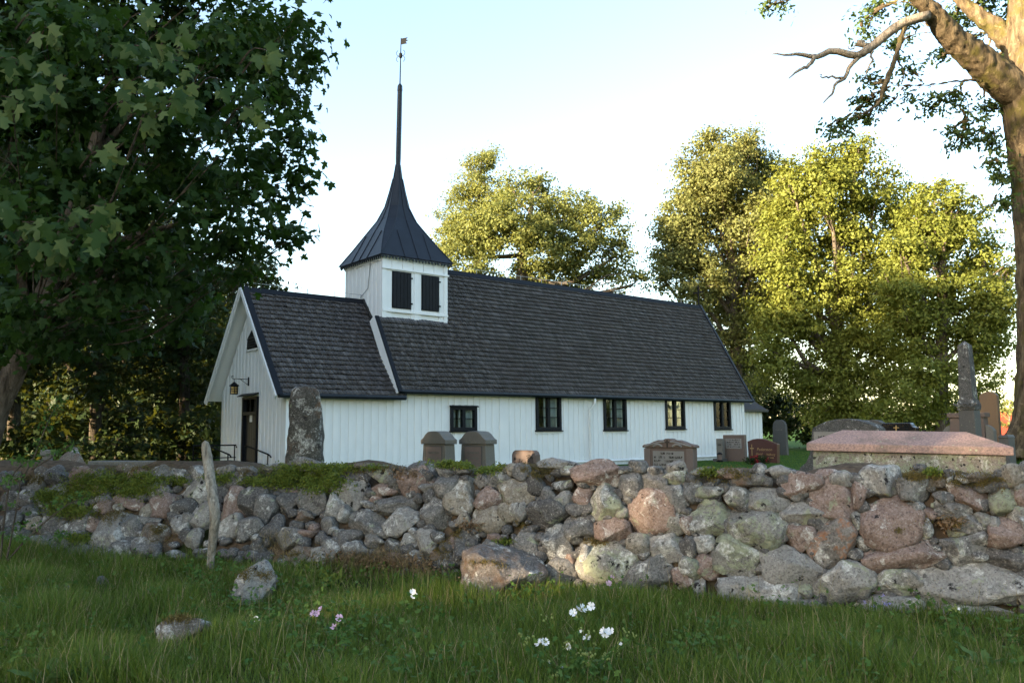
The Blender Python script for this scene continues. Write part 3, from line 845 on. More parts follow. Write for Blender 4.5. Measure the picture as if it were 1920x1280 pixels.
# spire ---------------------------------------------------------------
TC = np.array([(TX0 + TX1) / 2, (TY0 + TY1) / 2])
def pyz(py, px=752):                            # height on the spire axis for a photo row
    P = np.array([*TC, 0]); wp = ORG + EX * P[0] + EY * P[1]
    d = ray(px, py); return EYE + d[2] * (wp[1] / d[1])
DSP = float((ORG + EX * TC[0] + EY * TC[1])[1])
zE = TZ + .02
prof = [(0.0, 205), (.14, 166), (.28, 128), (.43, 84), (.57, 56), (.72, 38), (.86, 23), (1.0, 13)]
zT = pyz(309, 756)
HS = zT - zE
k0 = 1.38
OVH = 0.21
lev = []
hw0 = (TX1 - TX0) / 2 + OVH
for fz, wpx in prof:
    hw = wpx * ppm(DSP) / 2 / k0 * 1.0
    hw = hw0 * (hw / (205 * ppm(DSP) / 2 / k0))
    ch = 0.0 if fz == 0 else min(.414, .414 * (fz / .62) ** 1.1)
    lev.append((zE + HS * fz, hw, ch))
lx = (hit(757, 200, 1, TC[1])[0] - hit(745.5, 495, 1, TC[1])[0])
LEAN = (0.020, 0.0)                              # the spire leans a little
def sp_pt(z, x, y):
    return (TC[0] + x + (z - zE) * LEAN[0], TC[1] + y + (z - zE) * LEAN[1], z)
V = []; F = []
for z, hw, ch in lev:
    c = hw * (1 - ch * 1.0) if ch else hw * .999
    c = hw - hw * ch * 1.414 * .99 if ch else hw * .998
    for (x, y) in ((hw, -c), (hw, c), (c, hw), (-c, hw), (-hw, c), (-hw, -c), (-c, -hw), (c, -hw)):
        V.append(sp_pt(z, x, y))
nl = len(lev)
for l_ in range(nl - 1):
    for i in range(8):
        F.append((l_ * 8 + i, l_ * 8 + (i + 1) % 8, (l_ + 1) * 8 + (i + 1) % 8, (l_ + 1) * 8 + i))
F.append(tuple(range(8))[::-1])
spire = obj('spire', mesh_np('spire', V, F, M_TIN), church)
for side in range(4):                            # standing seams on the four broad faces
    ca, sa = [(0, -1), (1, 0), (0, 1), (-1, 0)][side]
    for q in (-.72, -.36, 0.0, .36, .72):
        pts = []
        for z, hw, ch in lev:
            c = hw - hw * ch * 1.414 * .99
            if abs(q) * lev[0][1] * 1.0 > c * 1.0 and z > lev[0][0] and abs(q) > .01:
                off = q * lev[0][1]
                if abs(off) > c: break
            off = q * lev[0][1] if abs(q) > .01 else 0
            pts.append(sp_pt(z, ca * (hw + .012) + sa * off, sa * (hw + .012) + ca * off))
        if len(pts) > 1:
            MB().tube(pts, .018, 5).build('seam', M_TIN, spire)
for (ix, iy) in ((1, -1), (1, 1), (-1, 1), (-1, -1)):
    for e in (0, 1):
        pts = []
        for z, hw, ch in lev[:-1]:
            c = hw - hw * ch * 1.414 * .99
            pts.append(sp_pt(z, ix * (hw if e else c) * 1.004, iy * (c if e else hw) * 1.004))
        MB().tube(pts, .02, 5).build('hip_seam', M_TIN, spire)
# zigzag valance under the eaves
mb = MB()
hw = hw0 - .03
for side in range(4):
    ca, sa = [(0, -1), (1, 0), (0, 1), (-1, 0)][side]
    nT = 22; tt = np.linspace(-hw, hw, nT + 1)
    for i in range(nT):
        a, b = tt[i], tt[i + 1]; m_ = (a + b) / 2
        P = lambda t_, z: (TC[0] + ca * hw + sa * t_, TC[1] + sa * hw + ca * t_, z)
        Q = lambda t_, z: (TC[0] + ca * (hw - .025) + sa * t_, TC[1] + sa * (hw - .025) + ca * t_, z)
        mb.raw([P(a, zE - .02), P(b, zE - .02), P(m_, zE - .16), Q(a, zE - .02), Q(b, zE - .02), Q(m_, zE - .16)], [(0, 1, 2), (5, 4, 3), (0, 2, 5, 3), (1, 4, 5, 2), (0, 3, 4, 1)])
mb.build('valance', M_TIN, spire)
MB().box(TC[0] - hw + .04, TC[0] + hw - .04, TC[1] - hw + .04, TC[1] + hw - .04, zE - .06, zE - .02).build('eaves_soffit', M_WHITE, spire)
# pole, rod and vane
zP = pyz(160, 757.5)
mb = MB(); r0 = 5.0 * ppm(DSP)
mb.tube([sp_pt(zT - .15, 0, 0), sp_pt(zT + .3, 0, 0), sp_pt((zT + zP) / 2, 0, 0), sp_pt(zP - .25, 0, 0), sp_pt(zP - .2, 0, 0), sp_pt(zP + .02, 0, 0), sp_pt(zP + .14, 0, 0)], [r0 * .9, r0, r0 * 1.0, r0 * .95, r0 * 1.05, r0 * .95, r0 * .15], 8)
mb.build('spire_pole', M_TIN, spire, smooth=False)
zV = pyz(69, 762)
mb = MB(); mb.tube([sp_pt(zP, 0, 0), sp_pt(zV, 0, 0)], [.028, .018], 6)
mb.build('vane_rod', M_IRON, spire)
zk = pyz(103, 760)
mb = MB(); mb.tube([sp_pt(zk - .12, 0, 0), sp_pt(zk - .06, 0, 0), sp_pt(zk + .1, 0, 0), sp_pt(zk + .16, 0, 0)], [.02, .07, .07, .02], 8)
vd = np.array([.64, -.77])                       # direction in which vane and scrolls show broadside (church x, y)
for sgn in (-1, 1):
    for up in (-1, 1):
        pth = [np.array(sp_pt(zk, 0, 0)) + np.array([vd[0], vd[1], 0]) * sgn * (.05 + .14 * math.sin(t_)) + np.array([0, 0, 1]) * up * (.15 * (1 - math.cos(t_)) * .9) for t_ in np.linspace(0, 2.7, 9)]
        mb.tube(pth, .012, 5)
mb.build('vane_scroll', M_IRON, spire)
fl = [(0, 0), (.28, .03), (.21, .11), (.32, .17), (.22, .21), (.30, .30), (0, .27)]
zf = zV - .30
Vv = []
for e in (-.008, .008):
    for (a, b) in fl:
        p = np.array(sp_pt(zf + b, 0, 0)); p[:2] += vd * a + np.array([-vd[1], vd[0]]) * e; Vv.append(p)
nf = len(fl)
mesh = mesh_np('vane_flag', Vv, [tuple(range(nf)), tuple(range(2 * nf - 1, nf - 1, -1))] + [(i, (i + 1) % nf, nf + (i + 1) % nf, nf + i) for i in range(nf)], M_IRON)
obj('vane_flag', mesh, spire)

# lantern by the door
lm = hit(468, 715, 0, -UP)
ly, lz = lm[1], lm[2]
lan = empty('wall_lantern', ORG + EX * (-UP - .02) + EY * ly + EZ * lz, math.atan2(EX[1], EX[0]), 'black iron lantern with amber glass on bracket above church door', 'lantern')
mb = MB(); mb.box(-.04, .0, -.03, .03, -.16, .16)
mb.bar((-.02, 0, .08), (-.58, 0, .08), .022, .022); mb.bar((-.03, 0, -.13), (-.33, 0, .07), .016, .016)
mb.tube([(-.58, 0, .08), (-.64, 0, .10), (-.66, 0, .16), (-.62, 0, .19), (-.59, 0, .17)], .012, 6)
mb.tube([(-.55, 0, .08), (-.55, 0, -.03)], .01, 6); mb.build('bracket', M_IRON, lan)
lx_ = -.55
MB().tube([(lx_, 0, -.03), (lx_, 0, -.05), (lx_, 0, -.17), (lx_, 0, -.18)], [.02, .04, .185, .185], 6).build('lantern_roof', M_IRON, lan)
MB().tube([(lx_, 0, -.19), (lx_, 0, -.46)], [.12, .12], 6).build('lantern_glass', M_AMBER, lan)
mb = MB()
for k in range(6):
    a = 2 * math.pi * k / 6 + .26; mb.tube([(lx_ + .135 * math.cos(a), .135 * math.sin(a), -.18), (lx_ + .135 * math.cos(a), .135 * math.sin(a), -.48)], .012, 5)
for z in (-.20, -.29, -.38, -.47):
    mb.tube([(lx_ + .135 * math.cos(a), .135 * math.sin(a), z) for a in np.linspace(0, 2 * math.pi, 13)], .011, 5)
mb.build('lantern_cage', M_IRON, lan)

# landing, ramp and hand rails before the door
yn = dy1 + .35; ys_ = dy0 - .2
land = empty('door_landing', ORG + EX * (-UP - .05) + EY * dy0, math.atan2(EX[1], EX[0]), 'low concrete landing and ramp in front of church door', 'landing')
MB().box(-1.75, 0.0, -.4, yn - dy0, -.3, dzb - .02).build('slab', M_CONC, land)
MB().prism([(-.4, -.3), (-.4, dzb - .02), (-3.2, .03), (-3.2, -.3)], 0, -1.75, -.02).build('ramp', M_CONC, land)
def railset(label, xr, pts, low, posts):
    a = [hit(px, py, 0, xr) for px, py in pts]; c = [hit(px, py, 0, xr) for px, py in low]
    o3 = lambda P: ORG + EX * P[0] + EY * P[1] + EZ * P[2]
    root = empty('hand_rail', o3(np.array([a[0][0], a[0][1], 0.0])), 0.0, label, 'railing', 'hand rails at the church door')
    base = np.array(root.location)
    MB().tube([o3(P) - base for P in a], .026, 8).build('top_rail', M_IRON, root)
    MB().tube([o3(P) - base for P in c], .018, 8).build('lower_rail', M_IRON, root)
    for (px, py) in posts:
        P = hit(px, py, 0, xr); z0_ = 0.02
        MB().tube([o3(np.array([P[0], P[1], z0_])) - base, o3(P) - base], .022, 8).build('rail_post', M_IRON, root)
railset('black hand rail sloping across the dark church door', -UP - .35, [(460, 835), (482, 843), (503, 851.5), (506, 854), (508, 857)], [(461, 862), (480, 869.5), (500, 877)], [(461, 836), (502.3, 852)])
railset('black hand rail on the outer side of the church ramp', -UP - 1.7, [(393, 836), (412, 844.5), (430, 852), (432, 854.5), (433, 857)], [(398, 866), (412, 873), (426, 879)], [(393.5, 836.5), (427.5, 852)])
o3 = lambda P: ORG + EX * P[0] + EY * P[1] + EZ * P[2]
yr = yn - .06
zt2 = hit(447, 834, 1, yr)[2]
xa = hit(447, 834, 1, yr)[0]
root = empty('hand_rail', o3(np.array([-UP - 1.7, yr, 0])), 0, 'level black hand rail along the far edge of the door landing', 'railing', 'hand rails at the church door')
bs = np.array(root.location)
xa = min(xa, -UP - .12)
MB().tube([o3(np.array([-UP - 1.7, yr, zt2])) - bs, o3(np.array([xa, yr, zt2])) - bs, o3(np.array([xa + .02, yr, zt2 - .1])) - bs], .026, 8).build('top_rail', M_IRON, root)
MB().tube([o3(np.array([-UP - 1.7, yr, zt2 - .45])) - bs, o3(np.array([xa, yr, zt2 - .45])) - bs], .018, 8).build('lower_rail', M_IRON, root)
for xq in (-UP - 1.68, xa - .05):
    MB().tube([o3(np.array([xq, yr, dzb - .04])) - bs, o3(np.array([xq, yr, zt2])) - bs], .022, 8).build('rail_post', M_IRON, root)

# ------------------------------------------------------------------ stone making
def ico(sub):
    import bmesh
    bm = bmesh.new(); bmesh.ops.create_icosphere(bm, subdivisions=sub, radius=1.0)
    V = np.array([v.co[:] for v in bm.verts]); F = np.array([[v.index for v in f.verts] for f in bm.faces])
    bm.free(); return V, F
ICO = {s_: ico(s_) for s_ in (2, 3, 4, 5)}
def boulder(seed, size, sub=4, planes=7, boxy=2.6, rough=0.035, facet=1.0):
    """rounded field stone: superellipsoid, flattened by a few broken faces, then roughened"""
    rg = np.random.default_rng(seed)
    V, F = ICO[sub]
    d = V.copy()
    p = boxy
    r = 1.0 / (np.abs(d[:, 0]) ** p + np.abs(d[:, 1]) ** p + np.abs(d[:, 2]) ** p) ** (1 / p)
    P = d * r[:, None]
    for k in range(planes):
        n = rg.normal(size=3); n[1] -= 0.4; n /= np.linalg.norm(n)
        c = rg.uniform(0.60, 0.90) / facet ** .3
        h = P @ n - c
        P = P - np.where(h > 0, h * 0.95, 0)[:, None] * n
    Q = P.copy()
    amp = rough
    for oct_ in range(5 if sub > 3 else 4):
        f = 1.6 * 2.1 ** oct_
        for k in range(5):
            n = rg.normal(size=3) * f; ph = rg.uniform(0, 6.28)
            n2 = rg.normal(size=3) * f; ph2 = rg.uniform(0, 6.28)
            Q += d * (amp * np.sin(P @ n + ph) * np.cos(P @ n2 + ph2))[:, None]
        amp *= 0.62
    ext = (Q.max(0) - Q.min(0)); Q = (Q - (Q.max(0) + Q.min(0)) / 2) / ext
    return Q * np.array(size), F

# ------------------------------------------------------------------ the dry stone wall
WALLRZ = math.atan2(WDIR[1], WDIR[0])
wallo = empty('stone_wall', (WA[0], WA[1], 0.0), WALLRZ, 'long tumbledown dry stone wall of lichened boulders before the churchyard', 'stone wall')
W3 = np.array([WDIR[0], WDIR[1], 0]); N3 = np.array([WNRM[0], WNRM[1], 0]); A3 = np.array([WA[0], WA[1], 0.0])
def wl(P):                                      # world to wall coordinates (x along, y back from the face, z)
    d = np.asarray(P) - A3
    return np.array([d @ W3, -(d @ N3), d[2]])
CW = wl((0, 0, EYE))
def lean_at(px):
    return float(np.interp(px, [0, 350, 620, 850, 1100, 1920], [0.95, 1.0, 0.75, 0.36, 0.2, 0.14]))
def face_hit(px, py, push=0.0):
    """where the ray of a pixel meets the battered face of the wall"""
    d0 = ray(px, py); d = np.array([d0 @ W3, -(d0 @ N3), d0[2]])
    ln = lean_at(px)                              # plane: y = ln * (z - ZF) + push
    k = (ln * (CW[2] - ZF) + push - CW[1]) / (d[1] - ln * d[2])
    return CW + d * k, k
# stones as seen in the photograph: tile origin x, then (x, y, w, h, tilt, kind) in quarter pixels of a 320 px tile starting at row 860
TILES = {
 0: [(590,180,190,190,0,'p'),(735,130,90,70,0,'g'),(240,210,130,140,0,'g'),(430,250,120,100,0,'w'),(305,325,200,155,-5,'w'),(170,300,120,130,0,'g'),(175,390,100,80,0,'g'),(830,215,120,100,0,'g'),(740,215,100,130,0,'p'),(900,85,190,80,0,'m'),(1180,130,260,120,-10,'g'),(910,310,120,100,-20,'p'),(1000,345,140,80,0,'p'),(740,390,230,110,-20,'p'),(570,490,180,165,0,'g'),(650,480,160,120,0,'p'),(780,590,330,300,0,'w'),(960,540,150,175,0,'g'),(1090,490,160,90,0,'g'),(1110,250,120,130,0,'g'),(1200,250,170,100,0,'g'),(1170,370,230,190,0,'p'),(1090,400,110,140,0,'y'),(1120,590,200,170,0,'m'),(1040,670,230,140,0,'g'),(900,690,130,140,0,'g'),(780,740,190,110,0,'g'),(540,630,180,130,0,'g'),(390,510,180,150,0,'d'),(250,670,320,150,-8,'g'),(525,740,220,160,0,'g'),(320,770,140,130,0,'m'),(620,320,160,80,0,'g'),(750,320,150,80,0,'g'),(880,360,80,70,0,'w'),(470,490,80,80,0,'g'),(60,200,150,120,0,'d'),(50,330,140,130,0,'d'),(60,480,150,130,0,'g'),(230,500,150,120,0,'y'),(90,600,140,110,0,'d'),(400,150,170,110,0,'d'),(480,370,150,100,0,'d')],
 320: [(190,125,220,120,0,'g'),(390,115,170,100,0,'g'),(60,130,130,80,0,'g'),(490,170,170,130,0,'d'),(555,90,170,60,0,'g'),(770,75,140,60,0,'g'),(835,175,180,180,-30,'d'),(1010,50,240,95,-10,'g'),(1130,100,110,50,0,'g'),(165,265,240,205,0,'w'),(340,260,130,170,0,'d'),(460,350,210,240,0,'p'),(610,330,200,210,0,'d'),(700,400,170,230,-20,'g'),(870,350,160,150,0,'d'),(220,450,190,200,0,'w'),(60,500,130,140,0,'w'),(110,480,120,120,0,'g'),(70,370,180,130,0,'d'),(420,520,170,170,0,'w'),(590,530,180,170,0,'g'),(760,540,180,200,0,'d'),(1040,350,240,160,-20,'g'),(1030,270,150,110,0,'g'),(1100,300,130,130,0,'d'),(1215,380,150,200,0,'w'),(1250,220,100,150,0,'w'),(1250,170,90,80,0,'d'),(150,600,120,130,0,'w'),(650,650,110,120,0,'d'),(880,620,210,150,0,'g'),(1000,565,160,70,-10,'p'),(1070,760,180,150,10,'w'),(950,740,210,130,-20,'m'),(1200,700,170,160,0,'g'),(1160,510,110,120,0,'g'),(1210,540,70,60,0,'w'),(1060,530,60,80,0,'p'),(1250,580,80,90,0,'g'),(800,900,130,100,0,'d'),(680,240,170,110,0,'d'),(990,440,140,90,0,'m')],
 640: [(70,270,190,265,10,'w'),(10,410,90,130,0,'w'),(100,130,110,80,0,'d'),(165,140,90,90,0,'d'),(300,130,220,150,0,'l'),(310,235,240,100,-5,'p'),(590,100,220,150,0,'d'),(545,165,250,220,-20,'p'),(770,95,150,110,0,'g'),(800,215,200,180,0,'g'),(650,235,160,85,0,'g'),(900,90,130,80,0,'g'),(890,280,205,275,20,'y'),(1050,160,120,120,0,'g'),(1170,155,180,145,0,'g'),(1260,100,110,120,0,'y'),(1100,305,215,175,-5,'p'),(1250,255,185,190,0,'y'),(200,355,150,70,0,'g'),(400,365,335,170,-20,'g'),(160,490,270,200,10,'g'),(440,480,260,210,-20,'w'),(690,420,245,265,0,'g'),(900,470,145,120,0,'y'),(1090,470,285,210,-15,'y'),(1240,410,160,150,0,'y'),(840,500,100,80,0,'g'),(60,590,160,110,0,'d'),(100,680,210,120,0,'g'),(240,630,170,100,0,'g'),(480,620,120,110,0,'w'),(620,640,180,200,0,'w'),(815,630,110,110,0,'p'),(890,680,180,300,20,'d'),(1150,690,280,160,0,'g'),(1150,600,130,70,0,'p'),(960,800,120,90,0,'w'),(1210,800,180,75,0,'d'),(380,750,130,80,0,'p'),(560,900,140,100,0,'d'),(410,80,150,60,0,'d'),(150,60,160,50,0,'m'),(290,560,120,70,0,'g'),(720,740,150,90,0,'m'),(240,760,110,70,0,'m')],
 960: [(60,110,125,135,0,'g'),(40,270,265,225,10,'y'),(180,195,135,155,0,'d'),(250,280,145,135,0,'g'),(380,305,135,125,0,'w'),(370,210,150,85,0,'d'),(330,40,290,85,5,'w'),(400,90,120,70,0,'w'),(610,120,370,205,-5,'p'),(520,280,145,155,0,'p'),(880,200,155,210,10,'g'),(700,325,245,285,-10,'l'),(500,380,190,110,0,'d'),(830,400,110,100,0,'l'),(940,60,120,100,0,'g'),(830,90,130,70,0,'d'),(1050,190,200,180,0,'g'),(1200,140,200,120,0,'l'),(1060,100,120,80,0,'g'),(1210,300,180,200,0,'g'),(250,440,325,265,0,'d'),(510,530,245,215,0,'g'),(740,535,255,195,0,'p'),(1040,420,340,340,0,'p'),(1210,480,190,190,0,'l'),(90,670,215,275,0,'g'),(330,640,225,265,0,'g'),(960,640,195,145,0,'l'),(690,780,435,335,0,'l'),(330,870,285,215,0,'g'),(1000,880,345,265,-20,'g'),(1160,680,265,205,-10,'w'),(1250,890,110,130,0,'p'),(545,760,90,210,0,'w'),(40,400,130,140,0,'w'),(1230,60,140,90,0,'w'),(870,310,80,110,0,'g'),(430,760,80,80,0,'p'),(180,870,120,200,0,'d'),(540,180,120,90,0,'d')],
 1280: [(60,250,155,175,0,'g'),(200,250,195,100,0,'l'),(400,290,175,155,0,'l'),(310,230,110,90,0,'d'),(130,110,160,80,0,'l'),(330,115,200,80,0,'p'),(570,155,140,80,0,'g'),(720,100,210,100,0,'w'),(900,200,275,195,0,'p'),(1080,130,160,100,0,'p'),(1200,150,170,120,0,'w'),(890,280,130,90,0,'g'),(640,310,305,185,-5,'w'),(200,440,355,265,0,'l'),(580,530,425,315,10,'l'),(910,415,305,185,0,'w'),(880,600,215,225,0,'p'),(1140,310,335,305,0,'p'),(390,750,325,305,20,'l'),(800,830,415,295,10,'w'),(560,1000,525,275,0,'w'),(150,640,155,160,0,'w'),(40,660,120,190,0,'d'),(170,810,185,180,0,'p'),(50,820,140,160,0,'l'),(1130,640,325,355,0,'o'),(1220,950,400,335,0,'w'),(900,990,125,120,0,'l'),(590,830,100,90,0,'g'),(30,930,100,120,0,'p'),(950,1130,290,130,0,'g'),(110,960,100,130,0,'w'),(40,500,110,130,0,'p'),(250,690,100,100,0,'d'),(780,170,130,90,0,'d'),(450,170,140,80,0,'m'),(380,1110,180,100,0,'g')],
 1600: [(200,180,285,245,0,'w'),(450,230,205,175,0,'g'),(40,270,100,210,0,'p'),(280,490,395,405,10,'p'),(40,470,110,130,0,'l'),(480,370,100,130,0,'g'),(570,420,140,100,0,'p'),(755,400,245,150,10,'g'),(870,290,305,150,30,'p'),(1170,330,245,245,0,'l'),(1250,430,130,150,0,'w'),(1210,130,160,170,0,'y'),(1260,200,110,100,0,'w'),(850,500,235,140,0,'g'),(530,520,120,150,0,'g'),(1190,570,310,215,8,'p'),(1060,480,100,90,0,'w'),(980,450,100,90,0,'l'),(400,730,585,230,-10,'p'),(830,700,285,235,0,'g'),(1150,770,345,185,8,'d'),(350,940,275,205,0,'l'),(850,960,835,330,0,'w'),(270,1120,425,170,0,'w'),(890,1170,545,140,0,'w'),(680,1160,130,100,0,'p'),(1290,1000,120,160,0,'y'),(960,600,130,120,0,'g'),(800,560,150,90,0,'l'),(650,290,90,90,0,'g'),(620,170,170,90,0,'m'),(950,140,190,80,0,'m'),(700,350,100,90,0,'d')],
 1920: [(120,120,260,200,0,'g'),(90,330,240,220,0,'p'),(150,560,300,230,0,'w'),(120,790,280,220,0,'l'),(180,1010,360,250,0,'g'),(420,200,280,220,0,'w'),(440,430,260,240,0,'l'),(460,680,300,260,0,'p'),(500,960,340,300,0,'w'),(700,300,260,300,0,'g'),(740,640,300,300,0,'w'),(780,960,300,320,0,'g')],
}
MANUAL_BOULDERS = {}
stones = []                                      # wall coords + size, to keep fillers out
def add_stone(px, py, wpx, hpx, tilt, kind, seed, parent=wallo, name='stone', push=None, grow=1.10, facet=1.0, depthk=0.92, sub=None):
    big = max(wpx, hpx)
    c, k = face_hit(px, py)
    Yd = float((A3 + W3 * c[0] - N3 * c[1])[1])
    mpp = ppm(Yd)
    sx_ = wpx * mpp / 0.953 * grow; sz_ = hpx * mpp * grow
    dp_ = max(0.6 * (sx_ + sz_) / 2 * 1.15, 0.12) * depthk + 0.06
    rg = np.random.default_rng(seed)
    P = c.copy()
    P[1] += dp_ * (0.26 if push is None else push) + rg.uniform(-.02, .03)
    s_ = sub or (4 if big > 58 else 3)
    V, F = boulder(seed, (sx_, dp_, sz_), s_, planes=int(rg.integers(7, 12)), boxy=rg.uniform(2.3, 3.1), rough=rg.uniform(.028, .05), facet=facet)
    o = obj(name, mesh_np(name, V, F, G[kind], True), parent, P, (lean_at(px) * -0.35 + rg.normal(0, .05), -R(tilt) * -1 + rg.normal(0, .05), rg.normal(0, .12)))
    stones.append((P[0], P[2], sx_ / 2, sz_ / 2, px, py, wpx / 2, hpx / 2))
    return o
sd_ = 100
for x0, lst in TILES.items():
    for (cx, cy, w_, h_, tl, kd) in lst:
        sd_ += 1
        fac = 1.35 if x0 < 900 else 0.95
        add_stone(x0 + cx / 4, 860 + cy / 4, w_ / 4, h_ / 4, tl, kd, sd_, facet=fac, grow=1.24 if x0 < 640 else 1.12)
n_named = len(stones)
# small packing stones in the gaps: the larger ones single, the rest as one heap
fill = []
SA = np.array([(s_[4], s_[5], s_[6], s_[7]) for s_ in stones])
tries = 0
while len(fill) < 420 and tries < 12000:
    tries += 1
    px = random.uniform(-60, 1990)
    top = 880 if px > 600 else 886
    bot = np.interp(px, [0, 300, 600, 800, 1000, 1300, 1920], [1040, 1050, 1062, 1075, 1120, 1145, 1172])
    py = random.uniform(top, bot)
    d = ((px - SA[:, 0]) / SA[:, 2]) ** 2 + ((py - SA[:, 1]) / SA[:, 3]) ** 2
    if d.min() < 0.72: continue
    wpx = random.uniform(10, 26) if px > 850 else random.uniform(16, 38)
    fill.append((px, py, wpx, wpx * random.uniform(.6, .95)))
    SA = np.vstack([SA, [px, py, wpx * .42, wpx * .34]])
fill.sort(key=lambda q: -q[2])
room = max(0, 296 - n_named)
FV, FF, nv = [], [], 0
for i, (px, py, w_, h_) in enumerate(fill):
    sd_ += 1
    kd = random.choice('gggdddmp')
    if i < room:
        add_stone(px, py, w_, h_, random.uniform(-30, 30), kd, sd_, push=.55, facet=1.4, sub=3)
    else:
        c, k = face_hit(px, py); mpp = ppm(8.5)
        V, F = boulder(sd_, (w_ * mpp * 1.2, w_ * mpp, h_ * mpp * 1.2), 2, 6, 2.5, .05, 1.4)
        FV.append(V + c + np.array([0, .05, 0])); FF.append(F + nv); nv += len(V)
if FV:
    tag(obj('packing_stones', mesh_np('packing_stones', np.vstack(FV), np.vstack(FF), G['d'], True), wallo), kind='stuff')
# rubble hearting and earth inside the wall, and stones on its far side
def core():
    us = np.linspace(-9, 26, 141)
    V, F = [], []
    rg = np.random.default_rng(3)
    for i, u in enumerate(us):
        P = A3 + W3 * u
        pxu = 960 + P[0] / max(P[1], .5) * FPX
        ln = lean_at(pxu)
        top = 1.02 + .04 * math.sin(u * 2.1) + .03 * math.sin(u * 5.3)
        sec = [(0.10, -.5), (0.12 + ln * .15, ZF + .1)]
        for f in (.25, .5, .75, .95):
            sec.append((.13 + ln * (top - ZF) * f + .02 * rg.normal(), ZF + (top - ZF) * f))
        yb = .13 + ln * (top - ZF)
        sec += [(yb + .18, top + .02), (yb + .55, top + .06), (yb + .95, top - .02), (yb + 1.15, top - .4), (yb + 1.3, -.4)]
        for (y, z) in sec: V.append((u, y + .015 * rg.normal(), z + .02 * rg.normal()))
    n = len(sec)
    for i in range(len(us) - 1):
        for j in range(n - 1):
            F.append((i * n + j, (i + 1) * n + j, (i + 1) * n + j + 1, i * n + j + 1))
    return mesh_np('hearting', V, F, M_EARTH, True)
obj('hearting', core(), wallo)
BK = []
nv = 0; FV, FF = [], []
for k in range(90):
    u = random.uniform(-6, 14); P = A3 + W3 * u; pxu = 960 + P[0] / max(P[1], .5) * FPX
    sd_ += 1
    sz = random.uniform(.25, .5)
    V, F = boulder(sd_, (sz * 1.2, sz, sz * .8), 2, 6, 2.5, .05)
    z = random.uniform(.1, .85)
    yb = .13 + lean_at(pxu) * (1.05 - ZF)
    FV.append(V + np.array([u, yb + 1.12, z])); FF.append(F + nv); nv += len(V)
tag(obj('back_stones', mesh_np('back_stones', np.vstack(FV), np.vstack(FF), G['g'], True), wallo), kind='stuff')

# loose boulders in the grass before the wall
def loose(px, py, wpx, hpx, kind, seed, label, tilt=0, sink=.12, facet=1.2):
    c = on_z(px, py + hpx / 2 * .8, ZF)
    mpp = ppm(c[1]); sx_, sz_ = wpx * mpp, hpx * mpp
    V, F = boulder(seed, (sx_, sx_ * .8, sz_ * 1.5), 5 if wpx > 80 else 4, 9, 2.6, .035, facet)
    o = obj('boulder', mesh_np('boulder', V, F, G[kind], True), None, (c[0], c[1] + sx_ * .3, ghf(c[0], c[1] + sx_ * .3) + sz_ * .26), (0, R(tilt), .2))
    return tag(o, label, 'boulder', None)
loose(940, 1092, 172, 84, 'boulder', 902, 'big brown-grey boulder lying in the grass at the foot of the wall')
loose(467, 1104, 92, 66, 'w', 913, 'pale boulder with a cap of brown moss beside the wooden post', -12)
loose(334, 1180, 100, 46, 'm', 921, 'low brown and white boulder sunk in the grass')
loose(190, 1092, 24, 26, 'd', 931, 'small dark stone tip showing in the long grass', -35)
loose(110, 1112, 30, 26, 'd', 934, 'tiny rounded stone half hidden in dark grass')

# ------------------------------------------------------------------ gravestones
GRZ = math.atan2(-EY[1], -EY[0])                 # stones face west: x runs to the right across the face, y goes back
T3 = -EY
def pxof(P):
    d = CM3.T @ (np.asarray(P) - np.array([0, 0, EYE])); return 960 + FPX * d[0] / -d[2]
def place(pl, pr, pt, Y):
    """front face between pixel columns pl and pr, top at row pt, left edge at distance Y -> origin (mid of face on ground), width, height"""
    a = at(pl, pt, Y); lo, hi = 0.02, 8.0
    for _ in range(50):
        m_ = (lo + hi) / 2
        if pxof(a + T3 * m_) < pr: lo = m_
        else: hi = m_
    wd = lo; c = a + T3 * wd / 2; z = ghf(c[0], c[1])
    return (c[0], c[1], z), wd, a[2] - z
def outline(pts):                                # mirror a right-half outline given bottom to top
    return [(-x, z) for x, z in pts][::-1] [::-1] and ([(x, z) for x, z in pts] + [(-x, z) for x, z in pts[::-1]])
def slab(root, name, half, y0, y1, m, bev=.012):
    pts = [(x, z) for x, z in half] + [(-x, z) for x, z in half[::-1] if abs(x) > 1e-6]
    o = MB().prism(pts, 1, y0, y1).build(name, m, root)
    bevel(o, bev, 2); return o
def text(root, s, size, x, z, y, m, name='lettering', align='CENTER', shear=0.0):
    cu = bpy.data.curves.new('t', 'FONT'); cu.body = s; cu.size = size; cu.align_x = align; cu.extrude = .002; cu.shear = shear; cu.resolution_u = 2
    to = bpy.data.objects.new('t', cu); COL.objects.link(to)
    dg = bpy.context.evaluated_depsgraph_get()
    me = bpy.data.meshes.new_from_object(to.evaluated_get(dg)); bpy.data.objects.remove(to)
    me.materials.clear(); me.materials.append(m)
    return obj(name, me, root, (x, y, z), (R(90), 0, 0))
def scribble(root, x0, x1, z, hgt, y, m, seed, name='lettering'):
    """a worn, unreadable line of carved letters"""
    rg = random.Random(seed); mb = MB(); x = x0
    while x < x1:
        wd = rg.uniform(.35, .7) * hgt
        if rg.random() > .14:
            mb.box(x, x + wd * .28, y - .003, y + .004, z, z + hgt)
            if rg.random() > .3: mb.box(x + wd * .28, x + wd, y - .003, y + .004, z + hgt * rg.choice((0, .42, .82)), z + hgt * .18 + hgt * rg.choice((0, .42, .82)))
            if rg.random() > .5: mb.box(x + wd * .8, x + wd * 1.05, y - .0035, y + .0035, z, z + hgt * rg.choice((.5, 1)))
        x += wd * 1.35
    return mb.build(name, m, root)
